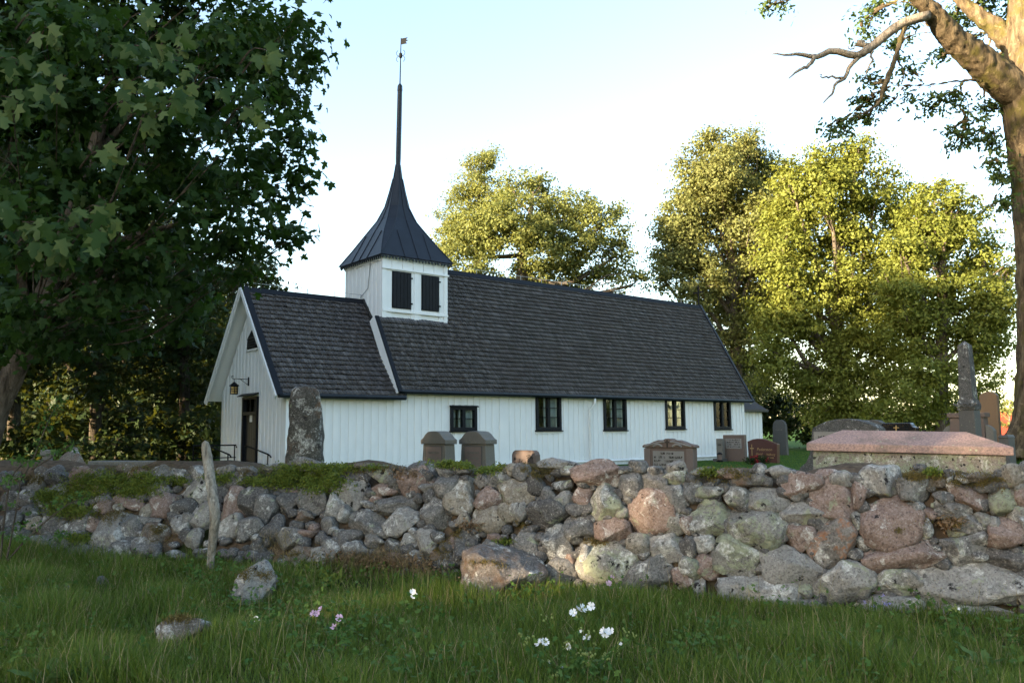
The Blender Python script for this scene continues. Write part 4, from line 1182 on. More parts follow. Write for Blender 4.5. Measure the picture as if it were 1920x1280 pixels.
def grave(pl, pr, pt, Y, label, name='gravestone', cat='gravestone'):
    o_, wd, h = place(pl, pr, pt, Y)
    return empty(name, o_, GRZ, label, cat, None), wd, h
S_ = .12                                          # sunk below ground

# the two flared grey stones
for pl, pr, pt, lb in ((790, 836, 808.5, 'flared grey gravestone with bell-shaped cap, one of a pair, farther from the dark church window'),
                       (861.5, 911.5, 808.5, 'flared grey gravestone with bell-shaped cap, one of a pair, under the dark church window')):
    r_, w_, h_ = grave(pl, pr, pt, 20.0, lb)
    hw = w_ / 2; th = .30
    slab(r_, 'cap', [(hw, h_ - .30), (hw, h_ - .20), (hw * .93, h_ - .185), (hw * .8, h_ - .15), (hw * .62, h_ - .07), (hw * .42, h_ - .015), (hw * .2, h_), (0, h_ + .004)], -.02, th + .02, M_GREYG)
    slab(r_, 'body', [(hw * 1.28, -S_), (hw * 1.22, .1), (hw * 1.05, .4), (hw * .94, .7), (hw * .88, h_ - .302)], .01, th - .01, M_GREYG)
    slab(r_, 'panel', [(hw * .62, .2), (hw * .62, h_ - .36)], -.004, .05, M_PINKP, .004)
    slab(r_, 'side_flute', [(hw * .72, .2), (hw * .68, h_ - .34)], .004, .04, M_OBEL, .004)
    for k in range(4): scribble(r_, -hw * .45, hw * .45, h_ - .52 - k * .13, .05, -.005, M_GREYG, k)
# small slab with a sunburst
r_, w_, h_ = grave(959.5, 1003.5, 843.5, 22.0, 'small brown slab with carved sunburst and script lettering, by the white wall')
hw = w_ / 2
slab(r_, 'body', [(hw, -S_), (hw, h_ - .12), (hw * .9, h_ - .04), (hw * .72, h_)], 0, .17, M_BROWN)
slab(r_, 'panel', [(hw * .93, -S_ + .02), (hw * .93, h_ - .13), (hw * .85, h_ - .07), (hw * .72, h_ - .035)], -.006, .02, M_PINKP, .004)
text(r_, 'Åke Falk', w_ * .21, hw * .18, h_ - .40, -.007, M_DARKTXT, shear=.3)
scribble(r_, -hw * .4, hw * .8, h_ - .50, .05, -.008, M_DARKTXT, 5)
mb = MB()
for k in range(7):
    a = R(195 + k * 13); c0 = np.array([hw * .80, 0, h_ - .08])
    d_ = np.array([math.cos(a), 0, math.sin(a)]); mb.bar(c0 + d_ * .09 + [0, -.007, 0], c0 + d_ * .26 + [0, -.007, 0], .016, .008, (0, 1, 0))
for k in range(5):
    a = k * 1.256; mb.tube([(-hw * .72 + .05 * math.cos(a), -.007, h_ - .22 + .05 * math.sin(a)), (-hw * .72, -.007, h_ - .22)], .011, 5)
for k in range(5): mb.bar((-hw * .8 + .03 * (k % 2), -.007, h_ - .33 - .06 * k), (-hw * .66, -.007, h_ - .30 - .06 * k), .014, .006, (0, 1, 0))
mb.build('carved_ornament', M_DARKTXT, r_)
# broad brown stone with a curved pediment and cross
r_, w_, h_ = grave(1205, 1302, 822, 19.0, 'broad brown gravestone with curved pediment, small cross and worn panel, before the white wall')
hw = w_ / 2
ped = [(hw, h_ - .20), (hw * 1.0, h_ - .155), (hw * .93, h_ - .13), (hw * .72, h_ - .11), (hw * .55, h_ - .065), (hw * .36, h_ - .03), (hw * .24, h_ - .035), (hw * .17, h_ - .03), (hw * .1, h_ - .004), (0, h_ + .004)]
slab(r_, 'pediment', ped, -.02, .17, M_BROWN)
slab(r_, 'body', [(hw * .92, -S_), (hw * .92, h_ - .202)], .0, .155, M_BROWN)
slab(r_, 'panel', [(hw * .6, .1), (hw * .6, h_ - .27)], -.006, .02, M_PALEP, .003)
for sx_ in (-1, 1):
    MB().box(sx_ * hw * .82 - .09, sx_ * hw * .82 + .09, -.014, .01, -S_, h_ - .215).build('pilaster', M_PINKP, r_)
    MB().tube([(sx_ * hw * (.90 - .78 * t_), -.022, h_ - .165 + .10 * math.sin(t_ * 1.5) ** 1.4) for t_ in np.linspace(0, 1, 9)], .02, 6).build('scroll', M_PALEP, r_)
    MB().tube([(sx_ * hw * (.55 - .35 * t_), -.02, h_ - .175 + .05 * math.sin(t_ * 3.1)) for t_ in np.linspace(0, 1, 7)], .026, 6).build('leaf_carving', M_PALEP, r_)
MB().box(-.016, .016, -.034, -.012, h_ - .19, h_ - .03).box(-.06, -.017, -.034, -.012, h_ - .095, h_ - .068).box(.017, .06, -.034, -.012, h_ - .095, h_ - .068).build('cross', M_DARKTXT, r_)
scribble(r_, -hw * .28, hw * .2, h_ - .345, .045, -.007, M_DARKTXT, 11)
for k in range(4):
    scribble(r_, -hw * .55, -hw * .22, h_ - .43 - k * .082, .05, -.007, M_DARKTXT, 20 + k); scribble(r_, -hw * .16, hw * .52, h_ - .43 - k * .082, .05, -.007, M_DARKTXT, 30 + k)
# far stones on the lawn
def base_Y(px, py):                              # distance where the lawn lies at this pixel
    return float(on_z(px, py, 0.0)[1])
Yd = 41.0
r_, w_, h_ = grave(1355, 1395, 815, Yd, 'upright brown slab with pale inscribed panel, beside the east corner of the church')
hw = w_ / 2
slab(r_, 'body', [(hw, -S_), (hw * .98, h_)], 0, .2, M_BROWN)
slab(r_, 'panel', [(hw * .74, h_ * .48), (hw * .74, h_ * .86)], -.008, .02, M_PALEP, .004)
for k in range(4): scribble(r_, -hw * .62, hw * .6, h_ * (.78 - k * .085), .07, -.009, M_DARKTXT, 40 + k)
r_, w_, h_ = grave(1342.5, 1354, 822, Yd - .3, 'narrow grey-brown stone half behind the upright brown slab with pale panel')
hw = w_ / 2
slab(r_, 'body', [(hw, -S_), (hw, h_)], 0, .2, M_GREYG); scribble(r_, -hw * .5, hw * .5, h_ * .7, .06, -.002, M_DARKTXT, 51); slab(r_, 'plinth', [(hw * 1.3, -S_), (hw * 1.3, .14)], -.25, .28, M_OBEL)
c = at(1349.5, 858, Yd - 1.2); g_ = ghf(c[0], c[1])
r_ = empty('grave_lantern', (c[0], c[1], g_), 0, 'small pinkish grave lantern with dark lid beside narrow grey-brown stone', 'lantern')
MB().tube([(0, 0, -.02), (0, 0, .06), (0, 0, .07), (0, 0, .10)], [.16, .16, .12, .12], 10).build('base', M_IRON, r_)
MB().tube([(0, 0, .10), (0, 0, .36)], [.115, .125], 12).build('glass', M_BROWN, r_); MB().tube([(0, 0, .36), (0, 0, .42), (0, 0, .46)], [.15, .1, .02], 10).build('lid', M_IRON, r_)
r_, w_, h_ = grave(1401, 1456, 822, 39.0, 'polished red granite gravestone with gilt cross and lettering on the lawn')
hw = w_ / 2
pts = [(-hw * .94, -S_), (hw * .95, -S_), (hw, h_ - .24), (hw * .3, h_ - .06), (0, h_ - .005), (-hw * .3, h_), (-hw * .62, h_ - .03), (-hw, h_ - .13)]
bevel(MB().prism(pts, 1, 0, .24).build('body', M_RED, r_), .015)
MB().box(-hw * .72, -hw * .68, -.008, .004, .28, h_ - .26).box(-hw * .83, -hw * .721, -.008, .004, h_ - .47, h_ - .42).box(-hw * .679, -hw * .57, -.008, .004, h_ - .47, h_ - .42).build('cross', M_GOLD, r_)
text(r_, 'Pedersson', w_ * .125, hw * .15, h_ - .55, -.003, M_GOLD, shear=.25)
text(r_, 'David', w_ * .095, -hw * .22, h_ - .74, -.003, M_GOLD, shear=.25); text(r_, 'Valborg', w_ * .095, hw * .56, h_ - .76, -.003, M_GOLD, shear=.25)
scribble(r_, -hw * .4, -hw * .04, h_ - .87, .06, -.003, M_GOLD, 61); scribble(r_, hw * .4, hw * .75, h_ - .89, .06, -.003, M_GOLD, 62)
redo = r_
r_, w_, h_ = grave(1447.5, 1472, 787, 50.0, 'tall dark rounded gravestone standing before the shadowed trees')
hw = w_ / 2
slab(r_, 'body', [(hw * 1.05, -S_), (hw, h_ * .5), (hw * .93, h_ - .28), (hw * .72, h_ - .1), (hw * .3, h_)], 0, .22, M_OBEL)
scribble(r_, -hw * .5, hw * .5, h_ * .7, .07, -.002, M_GREYG, 71)
# chest tomb just behind the wall
Yl = 10.4
a = at(1509, 844.5, Yl); lo, hi = .1, 6
for _ in range(50):
    m_ = (lo + hi) / 2
    if pxof(a + W3 * m_) < 1897.0: lo = m_
    else: hi = m_
TL = lo; zl = a[2] - .03; g_ = ghf(a[0] + 1, a[1] - .3)
tomb = empty('chest_tomb', (a + W3 * TL / 2)[:2].tolist() + [g_], WALLRZ, 'long chest tomb with pink granite hipped lid and lichen-covered side, behind the stone wall', 'tomb')
tomb.rotation_euler = (0, R(1.5), WALLRZ)
hl, dpt = TL / 2, 1.15; zb_ = zl - g_; zr_ = at(1700, 811, Yl - .6)[2] - g_ + .02
lidV = [(-hl, 0, zb_), (hl, 0, zb_), (hl, dpt, zb_), (-hl, dpt, zb_), (-hl, 0, zb_ + .095), (hl, 0, zb_ + .095), (hl, dpt, zb_ + .095), (-hl, dpt, zb_ + .095),
        (-hl + .42, .42, zr_), (hl - .42, .42, zr_), (hl - .42, dpt - .42, zr_), (-hl + .42, dpt - .42, zr_)]
lidF = [(3, 2, 1, 0), (0, 1, 5, 4), (1, 2, 6, 5), (2, 3, 7, 6), (3, 0, 4, 7), (4, 5, 9, 8), (5, 6, 10, 9), (6, 7, 11, 10), (7, 4, 8, 11), (8, 9, 10, 11)]
bevel(obj('lid', mesh_np('lid', lidV, lidF, M_LID), tomb), .012)
bevel(MB().box(-hl + .07, hl - .07, .06, dpt - .06, -.3, zb_ - .002).build('chest', G['tombside'], tomb), .015)
# winged arched stone behind the tomb
r_, w_, h_ = grave(1521, 1645, 786, 14.5, 'wide dark gravestone with low arched top and sweeping wings, behind the pink-lidded tomb')
hw = w_ / 2
half = [(hw * 1.5, -S_), (hw * 1.5, .52), (hw * 1.44, .60), (hw * 1.25, .68), (hw * 1.12, .82), (hw * 1.05, .95), (hw * 1.0, h_ - .18), (hw * .96, h_ - .145), (hw * .75, h_ - .085), (hw * .5, h_ - .035), (hw * .25, h_ - .008), (0, h_)]
slab(r_, 'body', half, 0, .26, G['old'])
slab(r_, 'panel', [(hw * .94, .5), (hw * .94, h_ - .215)], -.006, .03, M_PALEP, .003)
slab(r_, 'keystone', [(.05, h_ - .27), (.05, h_ - .17)], -.02, .03, M_OBEL, .004)
scribble(r_, -hw * .8, -hw * .1, h_ - .33, .05, -.007, M_DARKTXT, 81)
r_, w_, h_ = grave(1603, 1652, 787.5, 21.0, 'low flat-topped dark stone showing between the arched stone and the black polished stone')
slab(r_, 'body', [(w_ / 2, -S_), (w_ / 2, h_ - .06), (w_ * .42, h_ - .05), (w_ * .42, h_ - .02), (w_ * .2, h_)], 0, .2, M_OBEL); slab(r_, 'plinth', [(w_ * .6, -S_), (w_ * .6, .15)], -.06, .26, M_OBEL)
r_, w_, h_ = grave(1645, 1716, 793, 18.0, 'black polished gravestone with stepped corners and gilt cross, behind the pink-lidded tomb')
hw = w_ / 2
slab(r_, 'body', [(hw, -S_), (hw, h_ - .10), (hw * .86, h_ - .085), (hw * .80, h_ - .045), (hw * .72, h_)], 0, .16, M_BLACKG)
MB().box(-.013, .013, -.006, .004, h_ - .22, h_ - .05).box(-.06, -.0131, -.006, .004, h_ - .115, h_ - .09).box(.0131, .06, -.006, .004, h_ - .115, h_ - .09).build('cross', M_GOLD, r_)
scribble(r_, -hw * .5, hw * .55, h_ - .30, .05, -.004, M_GOLD, 91)
# obelisk
r_, w_, h_ = grave(1785.5, 1818, 640, 16.0, 'tall lichened obelisk on dark pedestal with carved collar, behind the tomb', 'obelisk', 'obelisk')
hw = w_ / 2; mp = ppm(15.6)
zsh, zcol, zped = h_ - 112 * mp, h_ - 133 * mp, h_ - 133 * mp
def frust(a0, z0, a1, z1, cy):
    V = [(-a0, cy - a0, z0), (a0, cy - a0, z0), (a0, cy + a0, z0), (-a0, cy + a0, z0), (-a1, cy - a1, z1), (a1, cy - a1, z1), (a1, cy + a1, z1), (-a1, cy + a1, z1)]
    return V, [(3, 2, 1, 0), (0, 1, 5, 4), (1, 2, 6, 5), (2, 3, 7, 6), (3, 0, 4, 7), (4, 5, 6, 7)]
cy = hw
ht_ = 8.5 * mp
MB().raw(*frust(hw * .78, zsh, hw * .60, h_ - ht_, cy)).raw(*frust(hw * .60, h_ - ht_ + .001, .01, h_, cy)).build('shaft', G['old'], r_)
bevel(MB().raw(*frust(hw * .98, zcol + .001, hw * 1.06, zcol + .10, cy)).raw(*frust(hw * 1.06, zcol + .101, hw * .84, zsh - .001, cy)).build('collar', G['old'], r_), .015)
for k in range(3):
    MB().tube([(-hw * .7 + hw * .7 * k - .1, cy - hw * 1.09, zcol + .13), (-hw * .7 + hw * .7 * k, cy - hw * 1.08, zcol + .06), (-hw * .7 + hw * .7 * k + .1, cy - hw * 1.09, zcol + .13)], .022, 6).build('swag', G['old'], r_)
bevel(MB().raw(*frust(hw * .96, .12, hw * .90, zped, cy)).build('pedestal', M_OBEL, r_), .01)
bevel(MB().raw(*frust(hw * 1.25, -S_, hw * 1.25, .118, cy)).build('plinth', M_OBEL, r_), .01)
# stepped brown stone behind the obelisk
r_, w_, h_ = grave(1776.5, 1846, 774.5, 18.5, 'brown capped gravestone with lower side wings, behind the obelisk')
hw = w_ / 2
slab(r_, 'cap', [(hw * 1.02, h_ - .10), (hw * 1.02, h_)], -.03, .27, M_BROWN); slab(r_, 'body', [(hw * .95, -S_), (hw * .92, h_ - .102)], 0, .24, M_BROWN)
for sx_ in (-1, 1):
    MB().prism([(sx_ * hw * .96, -S_), (sx_ * hw * 1.35, -S_), (sx_ * hw * 1.35, h_ - .38), (sx_ * hw * 1.2, h_ - .31), (sx_ * hw * .96, h_ - .26)][::sx_], 1, .03, .2).build('wing', M_GREYG, r_)
r_, w_, h_ = grave(1835, 1868.5, 734.5, 20.0, 'tall tan gravestone with shallow pointed top, next to the obelisk')
hw = w_ / 2
slab(r_, 'body', [(hw * 1.0, .5), (hw, h_ - .10), (hw * .8, h_ - .05), (hw * .2, h_)], 0, .13, M_TALL); slab(r_, 'plinth', [(hw * 1.06, -S_), (hw * 1.06, .498)], -.03, .17, M_TALL)
r_, w_, h_ = grave(1872, 1890, 815, 15.0, 'low dark stone beside the trunk of the great oak')
slab(r_, 'body', [(w_ / 2, -S_), (w_ / 2, h_ - .02), (w_ * .4, h_)], 0, .3, M_OBEL); slab(r_, 'top_edge', [(w_ / 2 * 1.06, h_ - .06), (w_ / 2 * 1.06, h_ - .03)], -.02, .32, M_OBEL)

# standing stone before the porch
c0 = at(573, 870, 18.0); g_ = ghf(c0[0], c0[1])
V, F = ICO[5]
def stone_slab(seed, prof_px, Y, thick, m, name, label):
    """rough standing stone from left and right pixel edges by row"""
    rows = [(at((l_ + r__) / 2, y_, Y), (r__ - l_) * ppm(Y)) for (y_, l_, r__) in prof_px]
    z_lo = ghf(rows[0][0][0], rows[0][0][1]) - .15
    zs = np.array([q[0][2] for q in rows]); ws = np.array([q[1] for q in rows]); xs_ = np.array([q[0][0] for q in rows])
    n = 28; nz = 44; Vv = []; rg = np.random.default_rng(seed); ph = rg.uniform(0, 6.28, 12)
    zz = np.linspace(z_lo, zs[-1], nz)
    x0 = xs_[0]
    for z in zz:
        wd = np.interp(z, zs, ws); cx_ = np.interp(z, zs, xs_) - x0
        tq = 1.0 - .25 * sst(zs[-1] - .25, zs[-1], z)
        for k in range(n):
            a = 2 * math.pi * k / n; ca, sa = math.cos(a), math.sin(a)
            r_ = 1 / (abs(ca) ** 3.2 + abs(sa) ** 3.2) ** (1 / 3.2)
            j = 1 + .03 * math.sin(5 * z + 3 * a + ph[0]) + .025 * math.sin(11 * z - 2 * a + ph[1]) + .015 * math.sin(23 * z + 5 * a + ph[2])
            Vv.append((cx_ + ca * r_ * wd / 2 * j, sa * r_ * thick / 2 * tq * j, z - z_lo - .15 + .02 * math.sin(3 * a + 7 * z)))
    Ff = [(i * n + k, i * n + (k + 1) % n, (i + 1) * n + (k + 1) % n, (i + 1) * n + k) for i in range(nz - 1) for k in range(n)]
    Ff += [tuple(range((nz - 1) * n, nz * n)), tuple(range(n))[::-1]]
    o = obj(name, mesh_np(name, Vv, Ff, m, True), None, (x0, Y, z_lo + .15))
    return tag(o, label, 'standing stone')
stone_slab(5, [(880, 536, 607), (850, 538, 606), (800, 542, 605), (760, 544.5, 602), (740, 546, 600), (731, 549, 598), (726, 556, 588)], 18.0, .42, G['runic'], 'standing_stone', 'tall dark lichen-covered standing stone in front of the church porch')

# leaning post before the wall
pb = on_z(394, 1082, ZF); Yp = float(pb[1])
path = [(394, 1085, 7), (394, 1068, 8), (396, 1040, 8.5), (400, 1005, 10), (403.5, 975, 11), (402, 950, 11.5), (397, 920, 11), (392, 880, 11.5), (387.5, 850, 11), (384, 824, 8.5)]
P = [at(x_, y_, Yp + .10 * math.sin(i)) - np.array([pb[0], Yp, ghf(pb[0], Yp)]) for i, (x_, y_, r_) in enumerate(path)]
P[0][2] = -.25
mb = MB(); mb.tube(P, [q[2] * .85 * ppm(Yp) for q in path], 14)
po = mb.build('wooden_post', M_POST, None, (pb[0], Yp, ghf(pb[0], Yp)), smooth=True)
tag(po, 'weathered crooked grey wooden post leaning in the grass before the wall', 'post')
md = po.modifiers.new('sub', 'SUBSURF'); md.levels = 1; md.render_levels = 1

# left of the porch: long grey kerb, mossy stone, small post
a = at(164, 864, 14.6); lo, hi = .1, 8
for _ in range(50):
    m_ = (lo + hi) / 2
    if pxof(a + W3 * m_) < 290: lo = m_
    else: hi = m_
g_ = ghf(a[0], a[1])
r_ = empty('grave_kerb', (a + W3 * lo / 2)[:2].tolist() + [g_], WALLRZ, 'long low grey stone kerb with mossy end behind the left part of the wall', 'kerb')
bevel(MB().box(-lo / 2, lo / 2, 0, .35, -.2, a[2] - g_).build('kerb_block', M_CONC, r_), .02)
V, F = boulder(771, (.75, .7, 1.15), 4, 7, 2.6, .03, 1.2)
obj('end_stone', mesh_np('end_stone', V, F, G['m'], True), r_, (-lo / 2 - .33, .1, .35), (0, .15, 0))
c = at(90, 848, 15.0); g_ = ghf(c[0], c[1])
r_ = empty('stone_post', (c[0], c[1], g_), .3, 'short grey stone post with wider cap among the shrubs', 'post')
MB().box(-.07, .07, -.07, .07, -.2, c[2] - g_ - .06).build('shaft', M_CONC, r_); bevel(MB().box(-.11, .11, -.11, .11, c[2] - g_ - .058, c[2] - g_ + .05).build('cap', M_CONC, r_), .02)

# red house far off beside the oak
hb = at(1893, 800, 150.0)
r_ = empty('red_house', (hb[0] + 1.6, 150.0, ghf(hb[0], 150)), R(12), 'small red house with orange tiled roof far off beside the oak', 'house')
M_FALU = plain('falu_red', (0.16, 0.028, 0.018), .85, .1); M_TILE = plain('clay_tile', (0.42, 0.09, 0.04), .8, .15, var=.25, sc_=3)
zE_, zR_ = 2.6, 4.5
MB().prism([(-2.5, -.3), (2.5, -.3), (2.5, zE_), (0, zR_ - .1), (-2.5, zE_)], 0, -4, 4).build('wall', M_FALU, r_)
mb = MB(); mb.bar((0, -1.45, (zE_ + zR_) / 2 - .12), (0.001, -1.45, (zE_ + zR_) / 2 - .12 + 1e-6), .1, .1) if False else None
rf = MB().prism([(-2.9, zE_ - .28), (0, zR_), (0, zR_ + .15), (-2.95, zE_ - .15)], 0, -4.3, 4.3).prism([(2.9, zE_ - .28), (2.95, zE_ - .15), (0.001, zR_ + .15), (0.001, zR_)], 0, -4.3, 4.3).build('roof', M_TILE, r_)
MB().box(1.2, 1.8, -.3, .3, zR_ - .3, zR_ + .8).build('chimney', M_FALU, rf)
for x_ in (-3.2, -1.2, 1.0, 3.0):
    wn = MB().box(x_ - .5, x_ + .5, -2.56, -2.5, .9, 2.1).build('window', M_PVC, r_)
    MB().box(x_ - .38, x_ - .03, -2.58, -2.562, 1.0, 2.0).build('pane', M_GLASS, wn); MB().box(x_ + .03, x_ + .38, -2.58, -2.562, 1.0, 2.0).build('pane', M_GLASS, wn)

# ------------------------------------------------------------------ trees
def unit(a):
    return a / (np.linalg.norm(a, axis=-1, keepdims=True) + 1e-9)
def half_leaf(h):
    pts = h + [(-x, y) for x, y in h[::-1] if abs(x) > 1e-6]
    c = (0.0, 0.35)
    V = np.array([c] + pts, float); n = len(pts)
    F = np.array([[0, 1 + i, 1 + (i + 1) % n] for i in range(n)])
    return V, F
TPL = {
 'maple': half_leaf([(0, 0), (.30, -.09), (.25, .13), (.57, .38), (.19, .45), (.23, .70), (0, 1)]),
 'oak': half_leaf([(0, 0), (.17, .28), (.11, .42), (.24, .72), (0, 1)]),
 'leaf': (np.array([(0, 0), (.30, .45), (0, 1.0), (-.30, .45)]), np.array([[0, 1, 2], [0, 2, 3]])),
 'slim': (np.array([(0, 0), (.17, .45), (0, 1.0), (-.17, .45)]), np.array([[0, 1, 2], [0, 2, 3]])),
 'spray': (np.array([(0, 0), (.34, .30), (.20, .42), (.42, .75), (.10, .72), (0, 1.05), (-.22, .70), (-.40, .55), (-.12, .38), (-.30, .12)]), np.array([[0, 1, 2], [0, 2, 4], [2, 3, 4], [4, 5, 6], [0, 4, 6], [0, 6, 8], [6, 7, 8], [0, 8, 9]])),
}
def leaves(P, Nn, size, tpl, rg, fold=.22, down=.35):
    """leaf blades at P with face normals Nn; returns V, F"""
    T, F = TPL[tpl]; n = len(P)
    r_ = unit(rg.normal(size=(n, 3)) + np.array([0, 0, -down]))
    y = unit(r_ - (r_ * Nn).sum(-1, keepdims=True) * Nn); x = np.cross(y, Nn)
    sz = np.broadcast_to(np.asarray(size, float), (n,))
    k = len(T)
    V = (x[:, None, :] * T[None, :, 0, None] + y[:, None, :] * T[None, :, 1, None] - Nn[:, None, :] * (np.abs(T[None, :, 0, None]) * fold + .12 * T[None, :, 1, None] ** 2)) * sz[:, None, None] + P[:, None, :]
    FF = (np.arange(n)[:, None, None] * k + F[None]).reshape(-1, 3)
    return V.reshape(-1, 3), FF
def crown_points(blobs, per_m3, clump_r, n_leaf, rg, fill=.45, minc=3):
    """blobs: (centre, radii). leaf positions in clumps spread through the crown's volume, denser outward"""
    PP, NN, CC = [], [], []
    for c, r in blobs:
        vol = 4.19 * r[0] * r[1] * r[2]
        m_ = max(minc, int(per_m3 * vol))
        d = unit(rg.normal(size=(m_, 3))); q = rg.uniform(0, 1, m_) ** fill
        cl = c + d * q[:, None] * r
        cr = clump_r * rg.uniform(.6, 1.35, m_)
        nl = rg.poisson(n_leaf, m_) + 2
        idx = np.repeat(np.arange(m_), nl)
        off = rg.normal(size=(len(idx), 3)) * np.array([1, 1, .62]) * cr[idx][:, None] * .62
        PP.append(cl[idx] + off)
        NN.append(unit(unit(off) * .55 + d[idx] * .35 + np.array([0, 0, .55]) + rg.normal(size=(len(idx), 3)) * .55))
        CC.append(cl)
    return np.vstack(PP), np.vstack(NN), CC
def smooth_path(pts, n=10):
    P = np.array(pts, float); t = np.linspace(0, 1, len(P)); tt = np.linspace(0, 1, n)
    if len(P) < 3: return np.stack([np.interp(tt, t, P[:, i]) for i in range(3)], -1)
    out = []
    for u in tt:                                   # Catmull-Rom
        x = u * (len(P) - 1); i = min(int(x), len(P) - 2); f = x - i
        p0, p1, p2, p3 = P[max(i - 1, 0)], P[i], P[i + 1], P[min(i + 2, len(P) - 1)]
        out.append(.5 * ((2 * p1) + (p2 - p0) * f + (2 * p0 - 5 * p1 + 4 * p2 - p3) * f * f + (3 * p1 - p0 - 3 * p2 + p3) * f ** 3))
    return np.array(out)
def wood(trunk, tr, blobs, CC, rg, attach=(.35, .95), twigs=4, sides=8, bend=.25, rb=.35, limbs_=None):
    """tapered trunk, a limb into each blob, twigs to some clumps"""
    mb = MB()
    mb.tube(trunk, tr, sides + 4)
    n = len(trunk); seg = np.linspace(0, 1, n)
    for bi, (c, r) in enumerate(blobs):
        zt = np.clip((c[2] - trunk[0][2]) / max(trunk[-1][2] - trunk[0][2], .1) - rg.uniform(.12, .3), attach[0], attach[1])
        s_ = np.array([np.interp(zt, seg, trunk[:, i]) for i in range(3)]); r0 = np.interp(zt, seg, tr)
        mid = (s_ + c) / 2 + rg.normal(size=3) * bend * np.linalg.norm(c - s_) * .25 + np.array([0, 0, -.08 * np.linalg.norm(c - s_)])
        if rb < 0:
            s_ = limbs_[np.argmin(((limbs_ - c) ** 2).sum(1))]; mid = (s_ + c) / 2 + np.array([0, 0, .1 * np.linalg.norm(c - s_)])
        pth = smooth_path([s_, mid, c], 7)
        lr = min(r0 * .55, max(.012, .05 * np.linalg.norm(c - s_) * rb + (.03 if rb > .2 else .014))) if rb > 0 else .018
        mb.tube(pth, np.linspace(lr, lr * .35, 7), max(5, sides - 2))
        cl = CC[bi]
        for k in range(min(twigs, len(cl))):
            e = cl[rg.integers(len(cl))]; st = pth[rg.integers(3, 7)]
            m2 = (st + e) / 2 + rg.normal(size=3) * .12 * np.linalg.norm(e - st)
            mb.tube(smooth_path([st, m2, e], 5), np.linspace(lr * .35, .008, 5), 4)
    return mb
def build_tree(name, label, base, trunk_pts, tr, blobs, lm, bk, tpl, size, per_m3, clump_r, n_leaf, seed, group=None, fill=.45, twigs=4, cat='tree', sides=8, rb=.35, nseg=14, extra=None, down=.35):
    rg = np.random.default_rng(seed)
    base = np.array(base, float)
    root = empty(name, base, 0, label, cat, group)
    B = [(np.asarray(c) - base, np.asarray(r)) for c, r in blobs]
    TP = smooth_path([np.asarray(p) - base for p in trunk_pts], nseg)
    TR = np.interp(np.linspace(0, 1, nseg), np.linspace(0, 1, len(tr)), tr)
    P, Nn, CC = crown_points(B, per_m3, clump_r, n_leaf, rg, fill)
    V, F = leaves(P, Nn, size * rg.uniform(.65, 1.25, len(P)), tpl, rg, down=down)
    LMB = [TP]
    mb0 = MB()
    if extra:
        extra(mb0, base); LMB.append(np.array(mb0.v))
    mb = wood(TP, TR, B, CC, rg, twigs=twigs, sides=sides, rb=rb, limbs_=np.vstack(LMB))
    mb.raw(mb0.v, mb0.f)
    mb.build('trunk', bk, root, smooth=True)
    obj('crown', mesh_np('crown', V, F, lm), root)
    return root
def pblobs(lst, Y, rg, dz=1.0, spread=1.5, g=1.0):
    """pixel ellipses at distance Y -> 3D ellipsoids (depth as the mean of width and height)"""
    out = []
    for q in lst:
        x_, y_, rx, ry = q[0], q[1], q[2] * g, q[3] * g
        Yb = q[4] if len(q) > 4 else Y + rg.uniform(-spread, spread)
        m_ = ppm(Yb)
        out.append((at(x_, y_, Yb), np.array([rx * m_, (rx + ry) / 2 * m_ * dz, ry * m_])))
    return out
def gpt(px, Y, dz=0.0):
    x_ = at(px, 800, Y)[0]
    return np.array([x_, Y, ghf(x_, Y) + dz])
rgt = np.random.default_rng(17)

# --- trees behind the church
Y = 62
b = pblobs([(1000, 345, 42, 38), (955, 415, 85, 62), (1070, 395, 58, 48), (1130, 425, 52, 52), (1040, 455, 95, 55), (900, 440, 62, 55), (1155, 480, 42, 48), (1100, 512, 70, 36), (1000, 520, 80, 32), (880, 500, 55, 36), (850, 470, 40, 50), (960, 350, 35, 30), (1185, 535, 34, 30), (1030, 400, 50, 45), (1160, 395, 28, 28)], Y, rgt, 1.0, 2.5)
build_tree('oak_tree', 'spreading oak with open crown rising behind the church roof', gpt(985, Y), [gpt(985, Y, -.3), at(985, 640, Y), at(978, 500, Y), at(990, 430, Y), at(1000, 360, Y)], [.55, .5, .42, .25, .1], b, LM_BIRCH, BK_FAR, 'leaf', .25, 1.0, .62, 80, 21, 'trees behind the church', twigs=5, sides=8, rb=.8)
Y = 72
b = pblobs([(900, 320, 32, 50), (915, 300, 22, 36), (875, 370, 42, 52), (925, 370, 42, 52), (890, 430, 52, 52), (845, 400, 32, 36), (835, 450, 32, 46)], Y, rgt, 1.0, 1.5)
build_tree('birch_tree', 'tall pale pointed tree just behind the spreading oak', gpt(893, Y), [gpt(893, Y, -.3), at(893, 600, Y), at(895, 420, Y), at(905, 280, Y)], [.35, .3, .2, .04], b, LM_BIRCH, BK_FAR, 'leaf', .22, 1.3, .6, 70, 22, 'trees behind the church', twigs=3)
Y = 66
b = pblobs([(1370, 290, 68, 50), (1310, 330, 46, 52), (1425, 335, 52, 52), (1345, 395, 80, 62), (1280, 420, 46, 52), (1425, 420, 60, 62), (1300, 485, 66, 46), (1400, 500, 72, 56), (1255, 470, 40, 36), (1340, 560, 60, 46), (1420, 590, 55, 50), (1240, 520, 38, 32), (1370, 640, 52, 60), (1390, 720, 50, 50), (1330, 265, 28, 22), (1400, 268, 30, 24), (1450, 480, 46, 60), (1450, 390, 40, 50), (1290, 370, 40, 40), (1260, 440, 40, 40), (1350, 330, 60, 50), (1450, 560, 50, 50), (1310, 540, 50, 40)], Y, rgt, 1.0, 2.5, 1.1)
